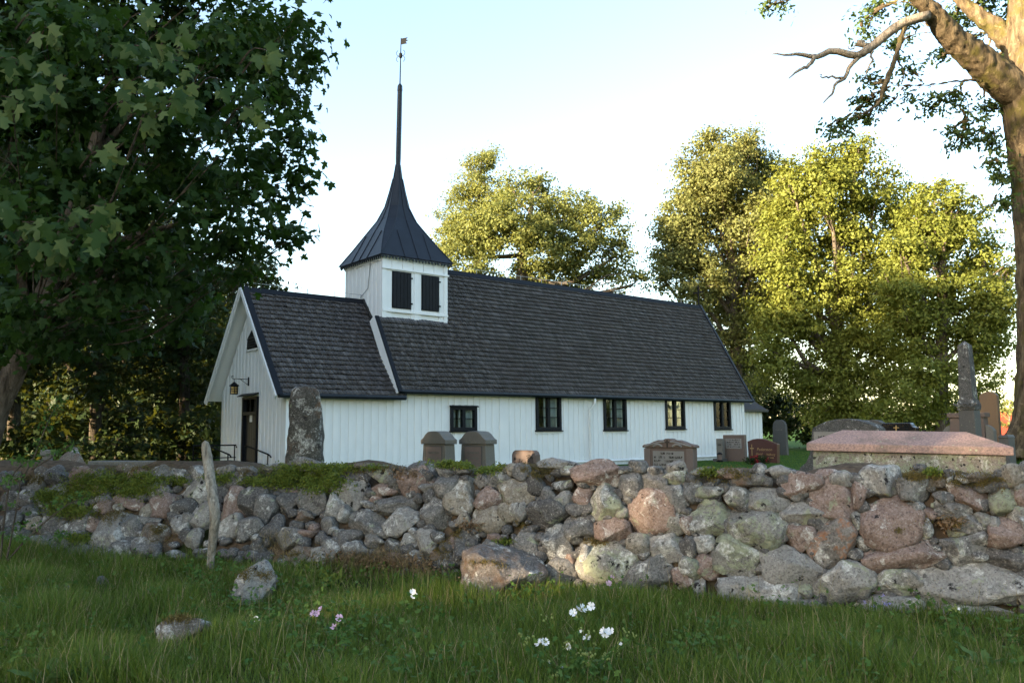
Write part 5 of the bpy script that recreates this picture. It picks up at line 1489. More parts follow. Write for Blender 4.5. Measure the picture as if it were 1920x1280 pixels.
build_tree('ash_tree', 'tall light green ash beside the maples, nearest the church gable', gpt(1378, Y), [gpt(1378, Y, -.3), at(1380, 650, Y), at(1372, 480, Y), at(1362, 270, Y)], [.5, .45, .32, .06], b, LM_ASH, BK_FAR, 'leaf', .28, 1.0, .72, 72, 23, 'trees beside the churchyard', twigs=5, rb=.7)
Y = 60
b = pblobs([(1580, 300, 62, 42), (1540, 360, 66, 52), (1640, 365, 52, 52), (1500, 430, 66, 52), (1600, 440, 70, 56), (1680, 420, 40, 46), (1540, 530, 80, 56), (1640, 540, 70, 60), (1490, 610, 70, 52), (1590, 630, 80, 56), (1520, 710, 85, 46), (1630, 720, 80, 46), (1470, 520, 46, 46), (1610, 280, 30, 22), (1480, 330, 26, 44), (1450, 660, 40, 50), (1570, 780, 80, 30), (1690, 480, 46, 50), (1700, 580, 50, 50), (1475, 385, 50, 52), (1465, 460, 50, 50), (1690, 375, 40, 36), (1560, 330, 60, 40), (1520, 320, 36, 34), (1680, 660, 60, 50), (1460, 580, 50, 50)], Y, rgt, 1.0, 2.5, 1.1)
build_tree('maple_tree', 'broad maple with sunlit rounded top between the ash and the low maple', gpt(1575, Y), [gpt(1575, Y, -.3), at(1575, 720, Y), at(1570, 540, Y), at(1582, 300, Y)], [.5, .45, .35, .06], b, LM_LIT, BK_FAR, 'leaf', .27, 1.15, .66, 72, 24, 'trees beside the churchyard', twigs=5, rb=.7)
Y = 54
b = pblobs([(1755, 365, 42, 34), (1800, 420, 62, 46), (1740, 460, 52, 52), (1845, 480, 46, 52), (1770, 545, 80, 52), (1855, 570, 46, 52), (1715, 620, 66, 52), (1810, 640, 66, 46), (1725, 715, 72, 46), (1840, 690, 40, 34), (1790, 380, 30, 30), (1690, 540, 40, 50), (1880, 520, 28, 38), (1770, 770, 60, 30), (1680, 780, 60, 30), (1690, 470, 40, 50), (1830, 740, 50, 30), (1720, 410, 36, 40), (1880, 580, 30, 50), (1870, 640, 36, 40), (1760, 420, 50, 40)], Y, rgt, 1.0, 2.0, 1.1)
build_tree('maple_tree', 'lower broad maple at the open end of the row, left of the great oak trunk', gpt(1765, Y), [gpt(1765, Y, -.3), at(1765, 700, Y), at(1768, 550, Y), at(1765, 380, Y)], [.45, .4, .3, .06], b, LM_LIT, BK_FAR, 'leaf', .25, 1.35, .6, 85, 25, 'trees beside the churchyard', twigs=5, rb=.7)
# shaded undergrowth beneath them
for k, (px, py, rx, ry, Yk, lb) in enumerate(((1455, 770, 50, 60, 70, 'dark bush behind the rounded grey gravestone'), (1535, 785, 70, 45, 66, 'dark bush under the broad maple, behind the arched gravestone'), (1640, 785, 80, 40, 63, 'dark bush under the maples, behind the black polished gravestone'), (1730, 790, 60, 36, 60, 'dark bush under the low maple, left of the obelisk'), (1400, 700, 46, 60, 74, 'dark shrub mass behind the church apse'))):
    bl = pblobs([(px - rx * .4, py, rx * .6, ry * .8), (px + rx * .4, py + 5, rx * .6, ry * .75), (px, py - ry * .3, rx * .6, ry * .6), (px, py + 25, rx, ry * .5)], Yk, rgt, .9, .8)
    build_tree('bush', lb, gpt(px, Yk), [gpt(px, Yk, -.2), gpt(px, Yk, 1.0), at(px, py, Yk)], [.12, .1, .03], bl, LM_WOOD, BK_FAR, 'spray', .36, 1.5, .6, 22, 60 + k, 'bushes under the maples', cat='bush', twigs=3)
# pale tree by the red house
bl = pblobs([(1886, 765, 14, 14), (1897, 752, 12, 12), (1905, 768, 14, 14), (1880, 790, 12, 8)], 118, rgt)
build_tree('garden_tree', 'small pale green tree before the far red house', gpt(1893, 118), [gpt(1893, 118, -.2), at(1893, 790, 118), at(1895, 750, 118)], [.15, .12, .03], bl, LM_BIRCH, BK_FAR, 'spray', .4, 1.6, .6, 20, 71, twigs=2)

# --- woodland left of the porch, and on out of the picture along the west side of the churchyard
def wood_tree(px, Y, top_py, halfw, seed, label, low=780, group='woodland trees west of the church'):
    rg = np.random.default_rng(seed)
    lst = []
    h = low - top_py
    nb_ = 11
    for i in range(nb_):
        f = (i + .5) / nb_
        wv = halfw * (.45 + .75 * math.sin(math.pi * (1 - f) ** .8) * .9)
        lst.append((px + rg.uniform(-1, 1) * wv * .7, low - h * f * .96 - 8, halfw * rg.uniform(.38, .6), h * rg.uniform(.10, .16) + 12))
    b = pblobs(lst, Y, rg, 1.0, halfw * ppm(Y) * .6)
    return build_tree('woodland_tree', label, gpt(px, Y), [gpt(px, Y, -.3), at(px + rg.uniform(-8, 8), 720, Y), at(px + rg.uniform(-12, 12), (low + top_py) / 2, Y), at(px, top_py, Y)], [.34, .30, .22, .05], b, LM_WOOD, BK_WOOD, 'spray', .36, .75, .75, 28, seed, group, twigs=3, rb=.6)
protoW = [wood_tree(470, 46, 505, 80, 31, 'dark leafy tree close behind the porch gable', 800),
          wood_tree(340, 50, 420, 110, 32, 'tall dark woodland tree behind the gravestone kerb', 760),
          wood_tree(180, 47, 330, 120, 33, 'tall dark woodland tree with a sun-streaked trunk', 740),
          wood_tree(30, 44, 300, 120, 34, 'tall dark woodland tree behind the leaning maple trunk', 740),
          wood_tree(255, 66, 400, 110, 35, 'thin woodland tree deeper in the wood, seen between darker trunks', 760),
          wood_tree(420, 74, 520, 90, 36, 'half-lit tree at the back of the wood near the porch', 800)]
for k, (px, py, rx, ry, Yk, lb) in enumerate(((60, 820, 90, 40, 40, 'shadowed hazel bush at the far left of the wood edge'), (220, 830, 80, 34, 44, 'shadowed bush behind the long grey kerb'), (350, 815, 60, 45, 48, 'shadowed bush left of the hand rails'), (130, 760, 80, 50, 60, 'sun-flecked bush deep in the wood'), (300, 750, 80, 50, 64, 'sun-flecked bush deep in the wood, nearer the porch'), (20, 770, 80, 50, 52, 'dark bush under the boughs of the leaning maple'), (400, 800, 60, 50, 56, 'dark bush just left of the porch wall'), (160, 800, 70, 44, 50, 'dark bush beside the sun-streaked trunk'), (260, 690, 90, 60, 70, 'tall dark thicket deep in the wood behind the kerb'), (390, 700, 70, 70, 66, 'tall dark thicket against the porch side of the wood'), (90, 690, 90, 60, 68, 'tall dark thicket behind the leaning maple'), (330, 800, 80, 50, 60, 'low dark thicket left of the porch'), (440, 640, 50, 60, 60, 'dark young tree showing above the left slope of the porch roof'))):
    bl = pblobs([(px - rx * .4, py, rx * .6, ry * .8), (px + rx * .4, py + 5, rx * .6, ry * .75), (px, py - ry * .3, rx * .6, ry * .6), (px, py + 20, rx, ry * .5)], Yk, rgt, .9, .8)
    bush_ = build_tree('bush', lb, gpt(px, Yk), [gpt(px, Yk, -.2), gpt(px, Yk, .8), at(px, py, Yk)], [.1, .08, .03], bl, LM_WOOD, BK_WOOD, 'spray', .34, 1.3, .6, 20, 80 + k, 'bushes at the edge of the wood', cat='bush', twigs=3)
protoB = [o for o in bpy.data.objects if o.get('label') == 'shadowed bush behind the long grey kerb'][0]
def copy_tree(o, x_, y_, s_, rz, label):
    c = o.copy(); COL.objects.link(c); c.location = (x_, y_, ghf(x_, y_)); c.scale = (s_, s_, s_); c.rotation_euler = (0, 0, rz); c['label'] = label
    c['group'] = 'trees along the west side of the churchyard'
    for ch in o.children:
        d = ch.copy(); COL.objects.link(d); d.parent = c
    return c
SHADE = [(-25, 50, 1.0), (-31, 56, 1.1), (-20, 62, .9), (-27, 40, 1.1), (-21, 30, 1.1), (-27, 24, .95), (-20.5, 21, 1.05), (-26, 14, 1.1), (-24, 6, .9), (-33, 34, 1.2), (-34, 26, .95), (-30, 29, .9), (-38, 22, .9), (-30, 20, .9), (-28, 2, .65), (-34, 19, .95), (-18.5, 25.5, 1.45), (-33, 9, 1.0)]
SHADE += [(-40 - (k % 2) * 6, 5 - k * 2.6, .84 + .05 * (k % 3)) for k in range(17)] + [(-53, 2 - k * 4.2, .78) for k in range(10)]
EAST = [(52, -6, 1.0), (56, 2, 1.1), (50, 10, 1.0), (58, 18, 1.1), (53, 27, 1.0), (62, 35, 1.1), (66, 8, 1.2), (64, -14, 1.1), (70, 24, 1.2)]  # unseen trees added to hide the yellow horizon mirrored in the window panes
for k, (x_, y_, s_) in enumerate(EAST):
    c = copy_tree(protoW[1 + k % 4], x_, y_, s_, k * 1.7, 'unseen woodland tree added as a reflection for the church windows'); c['group'] = 'unseen trees added for the window reflections'
for x_, y_, s_ in ((-24, -1.6, 1.07), (-21.5, .4, .92), (-25.5, 1.2, .92)):
    copy_tree(protoW[2], x_, y_, s_, 1.0, 'tall woodland tree standing along the west edge of the churchyard')
for x_, y_ in ((-28, 15), (-29, 18), (-28, 21), (-29, 24), (-28, 27), (-29, 30), (-28, 33)):
    copy_tree(protoW[1], x_, y_, 1.62 if y_ < 23 else 1.42, y_, 'tall woodland tree standing along the west edge of the churchyard')
BACK = [(-30, 84, 1.0), (-42, 78, 1.1), (-52, 70, 1.0), (-22, 92, .8), (-60, 88, 1.1), (-44, 60, 1.0), (-13.5, 72, .5), (-36, 95, 1.0)]
for k, (x_, y_, s_) in enumerate(BACK):
    copy_tree(protoW[k % 5], x_, y_, s_, k * 2.3, ['tree at the dim back of the wood, between darker trunks', 'tree far inside the wood behind the tall dark trees'][k % 2])
for k, (x_, y_, s_) in enumerate(SHADE):
    copy_tree(protoW[1 + k % 4], x_, y_, s_, k * 1.9, 'tall woodland tree standing along the west edge of the churchyard')

for k, (x_, y_, s_) in enumerate([(-38 - (k % 3) * 2.5, 5 - k * 3.2, 2.3 + .2 * (k % 2)) for k in range(12)] + [(-21, 18.5, 2.0), (-23, 25.5, 2.0), (-18, 22, 1.8), (-20, 5.5, 1.9), (-20.5, 10.5, 2.7), (-22, 9, 2.0), (-23, 1, 2.0), (-24.5, -1.6, 2.2), (-26, 1.5, 2.2), (-40, -19, 3.2), (-43, -22, 3.2), (-44, -16, 3.2), (-39, -14, 3.0)]):  # unseen bushes added to stop low sun passing under the tree crowns
    c = copy_tree(protoB, x_, y_, s_, k * 1.3, 'unseen tall bush added to block low sun from the left'); c['group'] = 'unseen bushes added to block low sun'
for k, (x_, y_, s_) in enumerate([(-34, 56, 2.4), (-30, 60, 2.6), (-26, 57, 2.4), (-23, 62, 2.3), (-38, 62, 2.6), (-21, 55, 1.9), (-31, 50, 2.2), (-26, 49, 2.0), (-19.5, 50, 1.7), (-36, 70, 2.8), (-28, 72, 2.8)]):
    c = copy_tree(protoB, x_, y_, s_, k * 1.1, 'dense dark thicket filling the wood between the trunks'); c['group'] = 'thickets in the wood'
for k, (x_, y_, s_) in enumerate([(47, -8, 3), (48, -2, 3), (47, 4, 3.2), (49, 9, 3), (48, 15, 3.2), (50, 21, 3), (52, 28, 3.2), (55, 34, 3)]):  # unseen bushes added to fill bright gaps in the window reflections
    c = copy_tree(protoB, x_, y_, s_, k * 1.2, 'unseen bush added as a reflection for the church windows'); c['group'] = 'unseen bushes added for the window reflections'
# --- the maple whose boughs hang in from the left
mb_ = [(480, 60, 95, 75, 11), (525, 170, 70, 75, 11), (500, 290, 75, 65, 10.5), (520, 410, 60, 55, 11), (430, 450, 90, 50, 10.5), (390, 190, 95, 85, 12), (330, 340, 105, 80, 11.5), (300, 80, 120, 90, 12), (200, 240, 120, 95, 12), (150, 90, 130, 100, 11), (60, 210, 110, 110, 12), (90, 390, 120, 80, 12), (240, 450, 120, 70, 12), (330, 535, 95, 55, 12), (180, 550, 105, 60, 12.5), (70, 520, 90, 65, 12), (220, 625, 70, 38, 12.5), (560, 60, 42, 80, 10), (430, 330, 75, 60, 12), (440, 110, 80, 70, 12.5), (130, 640, 60, 40, 12),
       (110, 55, 90, 55, 8), (300, 125, 62, 44, 8), (60, 390, 56, 40, 8), (20, 140, 60, 60, 8), (90, 470, 46, 28, 8), (470, 210, 50, 60, 9),
       (180, 330, 100, 70, 9.6), (330, 250, 100, 70, 9.6), (150, 180, 100, 70, 9.4), (420, 60, 90, 60, 9.6), (260, 400, 90, 55, 9.6), (380, 400, 80, 50, 9.8), (60, 300, 80, 60, 9.4), (210, 60, 90, 60, 9.4), (120, 470, 80, 50, 9.8), (470, 350, 60, 60, 9.8), (560, 240, 36, 60, 10.5), (570, 330, 22, 40, 10.5), (440, 500, 50, 26, 10.5), (250, 520, 90, 50, 10.2), (370, 555, 56, 34, 11), (150, 610, 70, 40, 11), (550, 450, 30, 30, 10.8), (20, 60, 70, 60, 9.6), (60, 610, 60, 40, 11), (270, 610, 70, 36, 11.5), (350, 600, 50, 30, 11.5), (40, 560, 60, 40, 10), (60, 570, 70, 36, 9.8), (160, 560, 80, 36, 9.8), (30, 640, 50, 36, 10.5), (240, 500, 70, 40, 9.8), (110, 650, 50, 30, 10.8), (300, 470, 60, 40, 9.6),
       (300, -70, 200, 70, 11), (520, -60, 90, 60, 11), (100, -90, 200, 80, 11), (-100, 150, 120, 130, 11), (-120, 380, 120, 120, 11), (350, -190, 180, 70, 11), (80, -220, 200, 80, 11)]
b = pblobs(mb_, 11, rgt, 1.0)
Ym = 11.4
tp = [(-75, 900), (-20, 800), (25, 700), (62, 610), (105, 500), (145, 380), (185, 250), (215, 110), (240, -60)]
tpts = [at(x_, y_, Ym) for x_, y_ in tp]; tpts[0] = np.array([tpts[0][0], Ym, ghf(tpts[0][0], Ym) - .2])
tr_ = [q * ppm(Ym) for q in (32, 25, 22, 21, 19, 16, 12, 9, 5)]
def maple_limbs(mb, base):
    def lm_(pts, r0, r1, Y_=Ym):
        q = [at(x_, y_, Y_) - base for x_, y_ in pts]; pth = smooth_path(q, 12); mb.tube(pth, np.linspace(r0, r1, 12) * ppm(Ym), 8)
    lm_([(90, 540), (160, 480), (260, 440), (340, 420), (430, 400)], 11, 3)
    lm_([(125, 440), (200, 360), (300, 290), (400, 250)], 10, 3, 11.2)
    lm_([(60, 620), (40, 520), (30, 420), (20, 250), (40, 60)], 12, 5, 11.8)
    lm_([(100, 520), (190, 530), (280, 480), (350, 470)], 7, 2, 11.0)
    lm_([(170, 300), (260, 200), (330, 100), (380, 10)], 9, 3, 11.6)
    lm_([(150, 560), (230, 560), (300, 540)], 7, 2, 12.0)
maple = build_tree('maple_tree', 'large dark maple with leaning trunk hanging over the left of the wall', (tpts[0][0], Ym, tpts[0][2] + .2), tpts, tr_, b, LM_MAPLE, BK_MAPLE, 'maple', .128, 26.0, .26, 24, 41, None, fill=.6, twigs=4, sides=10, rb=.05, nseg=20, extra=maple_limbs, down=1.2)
# nearest leaves, blown over so their pale undersides show: single leaves on the maple
rg = np.random.default_rng(5)
lt, lf = TPL['maple']
LVm = []
for k in range(4):
    V, F = leaves(np.zeros((1, 3)), np.array([[0, -1.0, 0.15]]) / np.linalg.norm([0, -1.0, .15]), [.15], 'maple', np.random.default_rng(k), fold=.12 + .1 * k, down=3.0)
    LVm.append((mesh_np('leaf', V, F, LM_PALE), mesh_np('leaf', V, F, LM_MAPLE)))
clus = [(280, 30, 16, 22), (345, 70, 20, 30), (240, 85, 14, 10), (275, 90, 20, 14), (305, 95, 20, 12), (335, 115, 18, 16), (240, 150, 16, 24), (280, 150, 12, 12), (310, 175, 36, 12), (355, 180, 12, 16), (270, 180, 24, 10), (245, 195, 10, 8), (335, 205, 14, 8), (280, 215, 10, 12), (80, 30, 22, 26), (100, 55, 8, 10), (30, 110, 20, 22), (35, 150, 18, 24), (80, 140, 12, 16), (90, 175, 12, 14), (25, 185, 10, 10), (500, 95, 16, 22), (505, 112, 12, 8), (475, 205, 8, 22), (195, 390, 16, 16), (210, 415, 10, 14), (75, 420, 10, 8), (70, 450, 18, 14), (100, 445, 14, 10), (110, 475, 10, 14), (200, 290, 9, 14), (145, 410, 9, 10), (180, 440, 10, 10), (5, 225, 8, 12), (10, 385, 12, 14), (60, 420, 14, 14), (415, 150, 10, 14)]
mroot = np.array(maple.location)
nleaf = 0
for (x_, y_, rx, ry) in clus:
    for j in range(rg.integers(4, 8)):
        if nleaf >= 290: break
        Yk = 7.4 + rg.normal() * .18
        p = at(x_ + rg.normal() * rx * .8, y_ + rg.normal() * ry * .8, Yk)
        me = LVm[rg.integers(4)][0 if rg.random() < .55 else 1]
        o = bpy.data.objects.new('leaf', me); o.location = p - mroot
        o.rotation_euler = (rg.normal(-.1, .35), rg.normal(0, .4), rg.normal(.25, .5)); s_ = rg.uniform(.75, 1.2); o.scale = (s_, s_, s_)
        link(o, maple); nleaf += 1
# twigs carrying those leaves
mb = MB()
for (x_, y_, rx, ry) in clus[::1]:
    a = at(x_, y_, 7.5) - mroot; c = at(x_ - 50, y_ + 25, 9.3) - mroot
    mb.tube(smooth_path([c, (a + c) / 2 + [0, 0, .1], a], 6), np.linspace(.014, .003, 6), 4)
mb.build('twigs', BK_MAPLE, maple)

# --- the great oak on the right
Yo = 19.0
ob = [(1449, 10, 30, 12), (1620, 36, 28, 34), (1649, 10, 38, 18), (1695, 43, 24, 22), (1685, 79, 21, 22), (1705, 131, 24, 28), (1640, 157, 30, 20), (1623, 194, 30, 18), (1676, 190, 40, 18), (1626, 223, 24, 11), (1567, 233, 26, 10), (1570, 253, 26, 8), (1744, 194, 32, 24), (1787, 177, 18, 12), (1810, 223, 33, 40), (1853, 203, 24, 30), (1800, 272, 33, 22), (1843, 256, 33, 36), (1866, 295, 27, 27), (1878, 331, 17, 22), (1794, 33, 36, 28, 21.5), (1820, 72, 38, 20, 21.5), (1771, 102, 18, 18), (1859, 26, 32, 28, 21.5), (1840, 5, 50, 14, 20), (1728, 8, 30, 12),
      (1660, -80, 80, 30), (1800, -80, 100, 36), (1930, -40, 120, 60), (2000, 90, 90, 80), (2050, 260, 80, 90), (1950, -140, 160, 70), (1760, -140, 120, 60), (2120, 60, 90, 120), (1900, 120, 50, 40, 21.5), (1890, 380, 10, 16), (1470, -30, 50, 10), (1960, 330, 60, 50, 21.5)]
b = pblobs(ob, Yo, rgt, .9, .5)
ocx = gpt(1968, Yo)
tpx = [(1966, 870, 92), (1966, 835, 76), (1967, 780, 61), (1969, 700, 57), (1967, 560, 55), (1962, 420, 57), (1954, 310, 57), (1946, 230, 60), (1930, 165, 54), (1925, 90, 40), (1925, 0, 34), (1915, -120, 20)]
tpts = [at(x_, y_, Yo) for x_, y_, r_ in tpx]
def oak_limbs(mb, base):
    def lm_(pts, Y0, Y1, sides=9, n=14):
        q = [at(x_, y_, Y0 + (Y1 - Y0) * i / (len(pts) - 1)) - base for i, (x_, y_, r_) in enumerate(pts)]
        pth = smooth_path(q, n); rr = np.interp(np.linspace(0, 1, n), np.linspace(0, 1, len(pts)), [p[2] for p in pts]) * ppm(Yo)
        mb.tube(pth, rr, sides)
    lm_([(1915, 180, 36), (1868, 143, 35), (1830, 108, 30), (1794, 80, 26), (1765, 46, 23), (1738, 12, 18), (1698, -25, 11)], Yo, Yo - 1.4, 12, 18)
    lm_([(1925, 110, 30), (1890, 75, 24), (1855, 45, 19), (1820, 18, 16), (1785, -12, 10)], Yo + .2, Yo + .6, 10)
    lm_([(1845, 152, 5), (1800, 152, 4), (1740, 160, 3), (1672, 160, 2)], Yo - .4, Yo - 1.0, 6)
    lm_([(1700, 40, 7), (1688, 80, 7), (1675, 120, 7), (1660, 160, 6), (1645, 198, 5), (1605, 218, 3), (1575, 228, 2)], Yo - 1.2, Yo - 1.5, 7)
    lm_([(1680, 110, 5), (1695, 135, 4), (1690, 160, 2)], Yo - 1.2, Yo - 1.2, 5)
    lm_([(1810, 150, 4), (1800, 165, 4), (1815, 195, 3), (1815, 225, 2)], Yo - .4, Yo - .4, 5)
    lm_([(1858, 70, 6), (1850, 110, 5), (1845, 170, 4), (1850, 220, 2)], Yo + .8, Yo + .8, 5)
    lm_([(1880, 345, 2.5), (1868, 365, 1.6), (1860, 385, 1.2), (1848, 388, 1)], Yo, Yo, 4)
oak = build_tree('oak_tree', 'great old oak with thick mossy trunk and long bough at the right edge', (ocx[0], Yo, ghf(ocx[0], Yo)), tpts, [q[2] * ppm(Yo) for q in tpx], b, LM_OAK, BK_OAK, 'oak', .14, 20, .24, 40, 51, None, fill=.65, twigs=3, sides=14, rb=-1, nseg=24, extra=oak_limbs, down=.2)
mb = MB(); ob_ = np.array(oak.location)
def dl_(pts, n=16, sides=7):
    q = [at(x_, y_, Yo - 1.2) - ob_ for (x_, y_, r_) in pts]; pth = smooth_path(q, n)
    pth += np.random.default_rng(len(pts)).normal(size=pth.shape) * .012
    mb.tube(pth, np.interp(np.linspace(0, 1, n), np.linspace(0, 1, len(pts)), [p[2] for p in pts]) * ppm(Yo), sides)
dl_([(1742, 28, 9), (1690, 45, 9), (1655, 70, 8.5), (1628, 93, 8), (1603, 105, 7), (1560, 96, 6), (1532, 106, 5), (1500, 101, 3.5), (1475, 103, 2), (1447, 100, .8)], 22)
dl_([(1632, 88, 5), (1605, 80, 5), (1620, 80, 5)], 6)
dl_([(1632, 92, 5), (1598, 118, 4), (1584, 146, 3.4), (1566, 160, 2.6), (1560, 178, 2), (1542, 194, .8)])
dl_([(1582, 148, 2.6), (1560, 144, 2), (1542, 146, 1.5), (1538, 138, .8)], 10)
dl_([(1527, 106, 4.5), (1518, 122, 3.6), (1498, 132, 2.6), (1480, 145, .8)], 10)
dl_([(1634, 97, 2.5), (1633, 115, 1.8), (1620, 146, .7)], 8)
dl_([(1612, 78, 1.6), (1596, 92, 1.2), (1588, 86, .6)], 8)
mb.build('dead_branch', BK_DEAD, oak, smooth=True)
# deep furrows on the two near trunks
for tree_, st_, sz_ in ((oak, .11, .22), (maple, .03, .12)):
    tk_ = [c for c in tree_.children if c.name.startswith('trunk')][0]
    tx_ = bpy.data.textures.new('bark_furrows', 'CLOUDS'); tx_.noise_scale = sz_; tx_.noise_depth = 3; tx_.noise_type = 'HARD_NOISE'
    m1_ = tk_.modifiers.new('smooth', 'SUBSURF'); m1_.levels = 1; m1_.render_levels = 2
    m2_ = tk_.modifiers.new('furrows', 'DISPLACE'); m2_.texture = tx_; m2_.texture_coords = 'LOCAL'; m2_.strength = st_; m2_.mid_level = .5

# ------------------------------------------------------------------ grass and plants
bpy.context.view_layer.update()
DG = bpy.context.evaluated_depsgraph_get()
def cast(px, py):
    d = Vector(ray(px, py)).normalized()
    ok, p, n, i, o, m_ = sc.ray_cast(DG, Vector((0, 0, EYE)), d)
    tries_ = 0
    while ok and tries_ < 6 and not (o.name.startswith('ground') or o.name.startswith('boulder') or (o.parent and o.parent.name.startswith('stone_wall'))):
        ok, p, n, i, o, m_ = sc.ray_cast(DG, p + d * .01, d); tries_ += 1
    if not ok or tries_ == 6 or p.y > 14: return None
    return np.array(p), np.array(n)
def blades(P, h, wd, rg, lean=.35, curl=.5):
    n = len(P); az = rg.uniform(0, 6.283, n)
    d = np.stack([np.cos(az), np.sin(az), np.zeros(n)], -1); s_ = np.stack([-np.sin(az), np.cos(az), np.zeros(n)], -1)
    h = np.broadcast_to(np.asarray(h, float), (n,)); wd = np.broadcast_to(np.asarray(wd, float), (n,))
    ln = np.abs(rg.normal(0, lean, n)); cu = rg.uniform(.1, curl, n)
    up = np.array([0, 0, 1.0])
    def q(f): return P + (up * (f - .35 * cu[:, None] * f * f) + d * (ln[:, None] * f + cu[:, None] * f * f * .7)) * h[:, None]
    b0, b1, b2 = P, q(.55), q(1.0)
    w_ = s_ * wd[:, None] / 2
    V = np.stack([b0 - w_, b0 + w_, b1 - w_ * .85, b1 + w_ * .85, b2], 1).reshape(-1, 3)
    F = np.array([[0, 1, 3], [0, 3, 2], [2, 3, 4]])
    return V, (np.arange(n)[:, None, None] * 5 + F[None]).reshape(-1, 3)
rg = np.random.default_rng(11)
def nz2(x, y, s_=1.0):
    return .5 + .22 * np.sin(1.9 * s_ * x + 1.3 * s_ * y + .4) + .18 * np.sin(3.7 * s_ * x - 2.9 * s_ * y + 1.7) + .14 * np.sin(7.1 * s_ * x + 5.3 * s_ * y)
n = 420000
X = rg.uniform(-9.5, 7.0, n); Yv = rg.uniform(4.9, 11.5, n)
s_ = -((X - WA[0]) * WNRM[0] + (Yv - WA[1]) * WNRM[1])
pxv = 960 + FPX * X / (Yv * .994 - .16)
k = (s_ < .16) & (pxv > -60) & (pxv < 1990)
X, Yv, s_ = X[k], Yv[k], s_[k]
dens = nz2(X, Yv); keep = rg.uniform(0, 1, len(X)) < np.clip(.35 + .9 * dens, .25, 1) * np.where(s_ > -.05, .35, 1.0)
rub = np.exp(-(((X + 1.7) / 1.1) ** 2)) * np.exp(-((s_ + .35) / .35) ** 2)        # bare litter strip by the fallen stones
keep &= rg.uniform(0, 1, len(X)) > rub * .85
road_ = ((X - e0[0]) * en[0] + (Yv - e0[1]) * en[1])
keep &= (road_ < -.02) | (rg.uniform(0, 1, len(X)) < .03)
X, Yv, s_ = X[keep], Yv[keep], s_[keep]
X, Yv, s_ = X[:150000], Yv[:150000], s_[:150000]
P = np.stack([X, Yv, gh(X, Yv) - .01], -1)
hh = (.07 + .20 * np.clip(nz2(X, Yv, .7), 0, 1.1) ** 1.3) * rg.uniform(.5, 1.45, len(X)) * (1.1 + (.30 - .60 * sst(-3.2, 0.0, X)) * sst(-1.1, -.1, s_))
V, F = blades(P, hh, rg.uniform(.0035, .0075, len(X)), rg, .35, .7)
isd = rg.uniform(0, 1, len(X)) < .09
m1 = np.repeat(~isd, 3)
V3 = V.reshape(-1, 5, 3)
def sub(maskk):
    v = V3[maskk]; f = np.array([[0, 1, 3], [0, 3, 2], [2, 3, 4]]); return v.reshape(-1, 3), (np.arange(len(v))[:, None, None] * 5 + f[None]).reshape(-1, 3)
v, f = sub(~isd); tag(obj('meadow_grass', mesh_np('meadow_grass', v, f, LM_GRASS)), 'long green grass growing on the verge before the wall', 'grass', kind='stuff')
v, f = sub(isd); tag(obj('dry_grass', mesh_np('dry_grass', v, f, LM_STRAW)), 'dry straw-coloured blades among the green grass', 'grass', kind='stuff')
# flowering stalks
n = 620
X = rg.uniform(-8, 6.5, n); Yv = rg.uniform(5.2, 10.6, n); s_ = -((X - WA[0]) * WNRM[0] + (Yv - WA[1]) * WNRM[1])
k = (s_ < .05) & ((X - e0[0]) * en[0] + (Yv - e0[1]) * en[1] < -.05); X, Yv = X[k], Yv[k]
P = np.stack([X, Yv, gh(X, Yv)], -1); h = rg.uniform(.25, .55, len(X))
V, F = blades(P, h, .0035, rg, .25, .35)
tips = V.reshape(-1, 5, 3)[:, 4]
hp = np.repeat(tips, 7, 0) + rg.normal(size=(len(tips) * 7, 3)) * np.array([.008, .008, .022])
V2, F2 = leaves(hp, unit(rg.normal(size=hp.shape)), .012, 'slim', rg)
tag(obj('grass_stalks', mesh_np('grass_stalks', np.vstack([V, V2]), np.vstack([F, F2 + len(V)]), LM_STRAW)), 'thin flowering grass stalks standing above the verge', 'grass', kind='stuff')
# low broad-leaved herbs in the sward
n = 12000
X = rg.uniform(-8, 6.5, n); Yv = rg.uniform(5.1, 10.6, n); s_ = -((X - WA[0]) * WNRM[0] + (Yv - WA[1]) * WNRM[1])
pt_ = nz2(X * 1.3 + 3, Yv * 1.3)
k = (s_ < .05) & (rg.uniform(0, 1, n) < np.clip((pt_ - .35) * 1.6, .04, 1)) & ((X - e0[0]) * en[0] + (Yv - e0[1]) * en[1] < -.05); X, Yv = X[k], Yv[k]
P = np.stack([X, Yv, gh(X, Yv) + rg.uniform(.03, .20, len(X))], -1)
P = np.repeat(P, 3, 0) + rg.normal(size=(len(P) * 3, 3)) * .025
V, F = leaves(P, unit(rg.normal(size=P.shape) * .5 + np.array([0, -.2, .8])), rg.uniform(.025, .058, len(P)), 'spray', rg)
tag(obj('meadow_herbs', mesh_np('meadow_herbs', V, F, LM_HERB)), 'low leafy herbs mixed into the grass', 'herbs', kind='stuff')
# mown lawn of the churchyard where it shows
n = 26000
X = rg.uniform(4, 20, n); Yv = rg.uniform(20, 58, n); pxv = 960 + FPX * X / Yv
k = (pxv > 1290) & (pxv < 1960); X, Yv = X[k], Yv[k]
lc = np.stack([(X - ORG[0]) * EX[0] + (Yv - ORG[1]) * EX[1], (X - ORG[0]) * EY[0] + (Yv - ORG[1]) * EY[1]], -1)
k = ~((lc[:, 0] < 3.2) & (lc[:, 1] > -.1)); X, Yv = X[k], Yv[k]
V, F = blades(np.stack([X, Yv, gh(X, Yv)], -1), rg.uniform(.03, .075, len(X)), .012, rg, .5, .5)
tag(obj('lawn_grass', mesh_np('lawn_grass', V, F, LM_GRASS)), 'short mown lawn between the gravestones', 'grass', kind='stuff')
n = 9000                                         # rough grass round the oak
X = rg.uniform(5.2, 15, n); Yv = rg.uniform(9.5, 22, n)
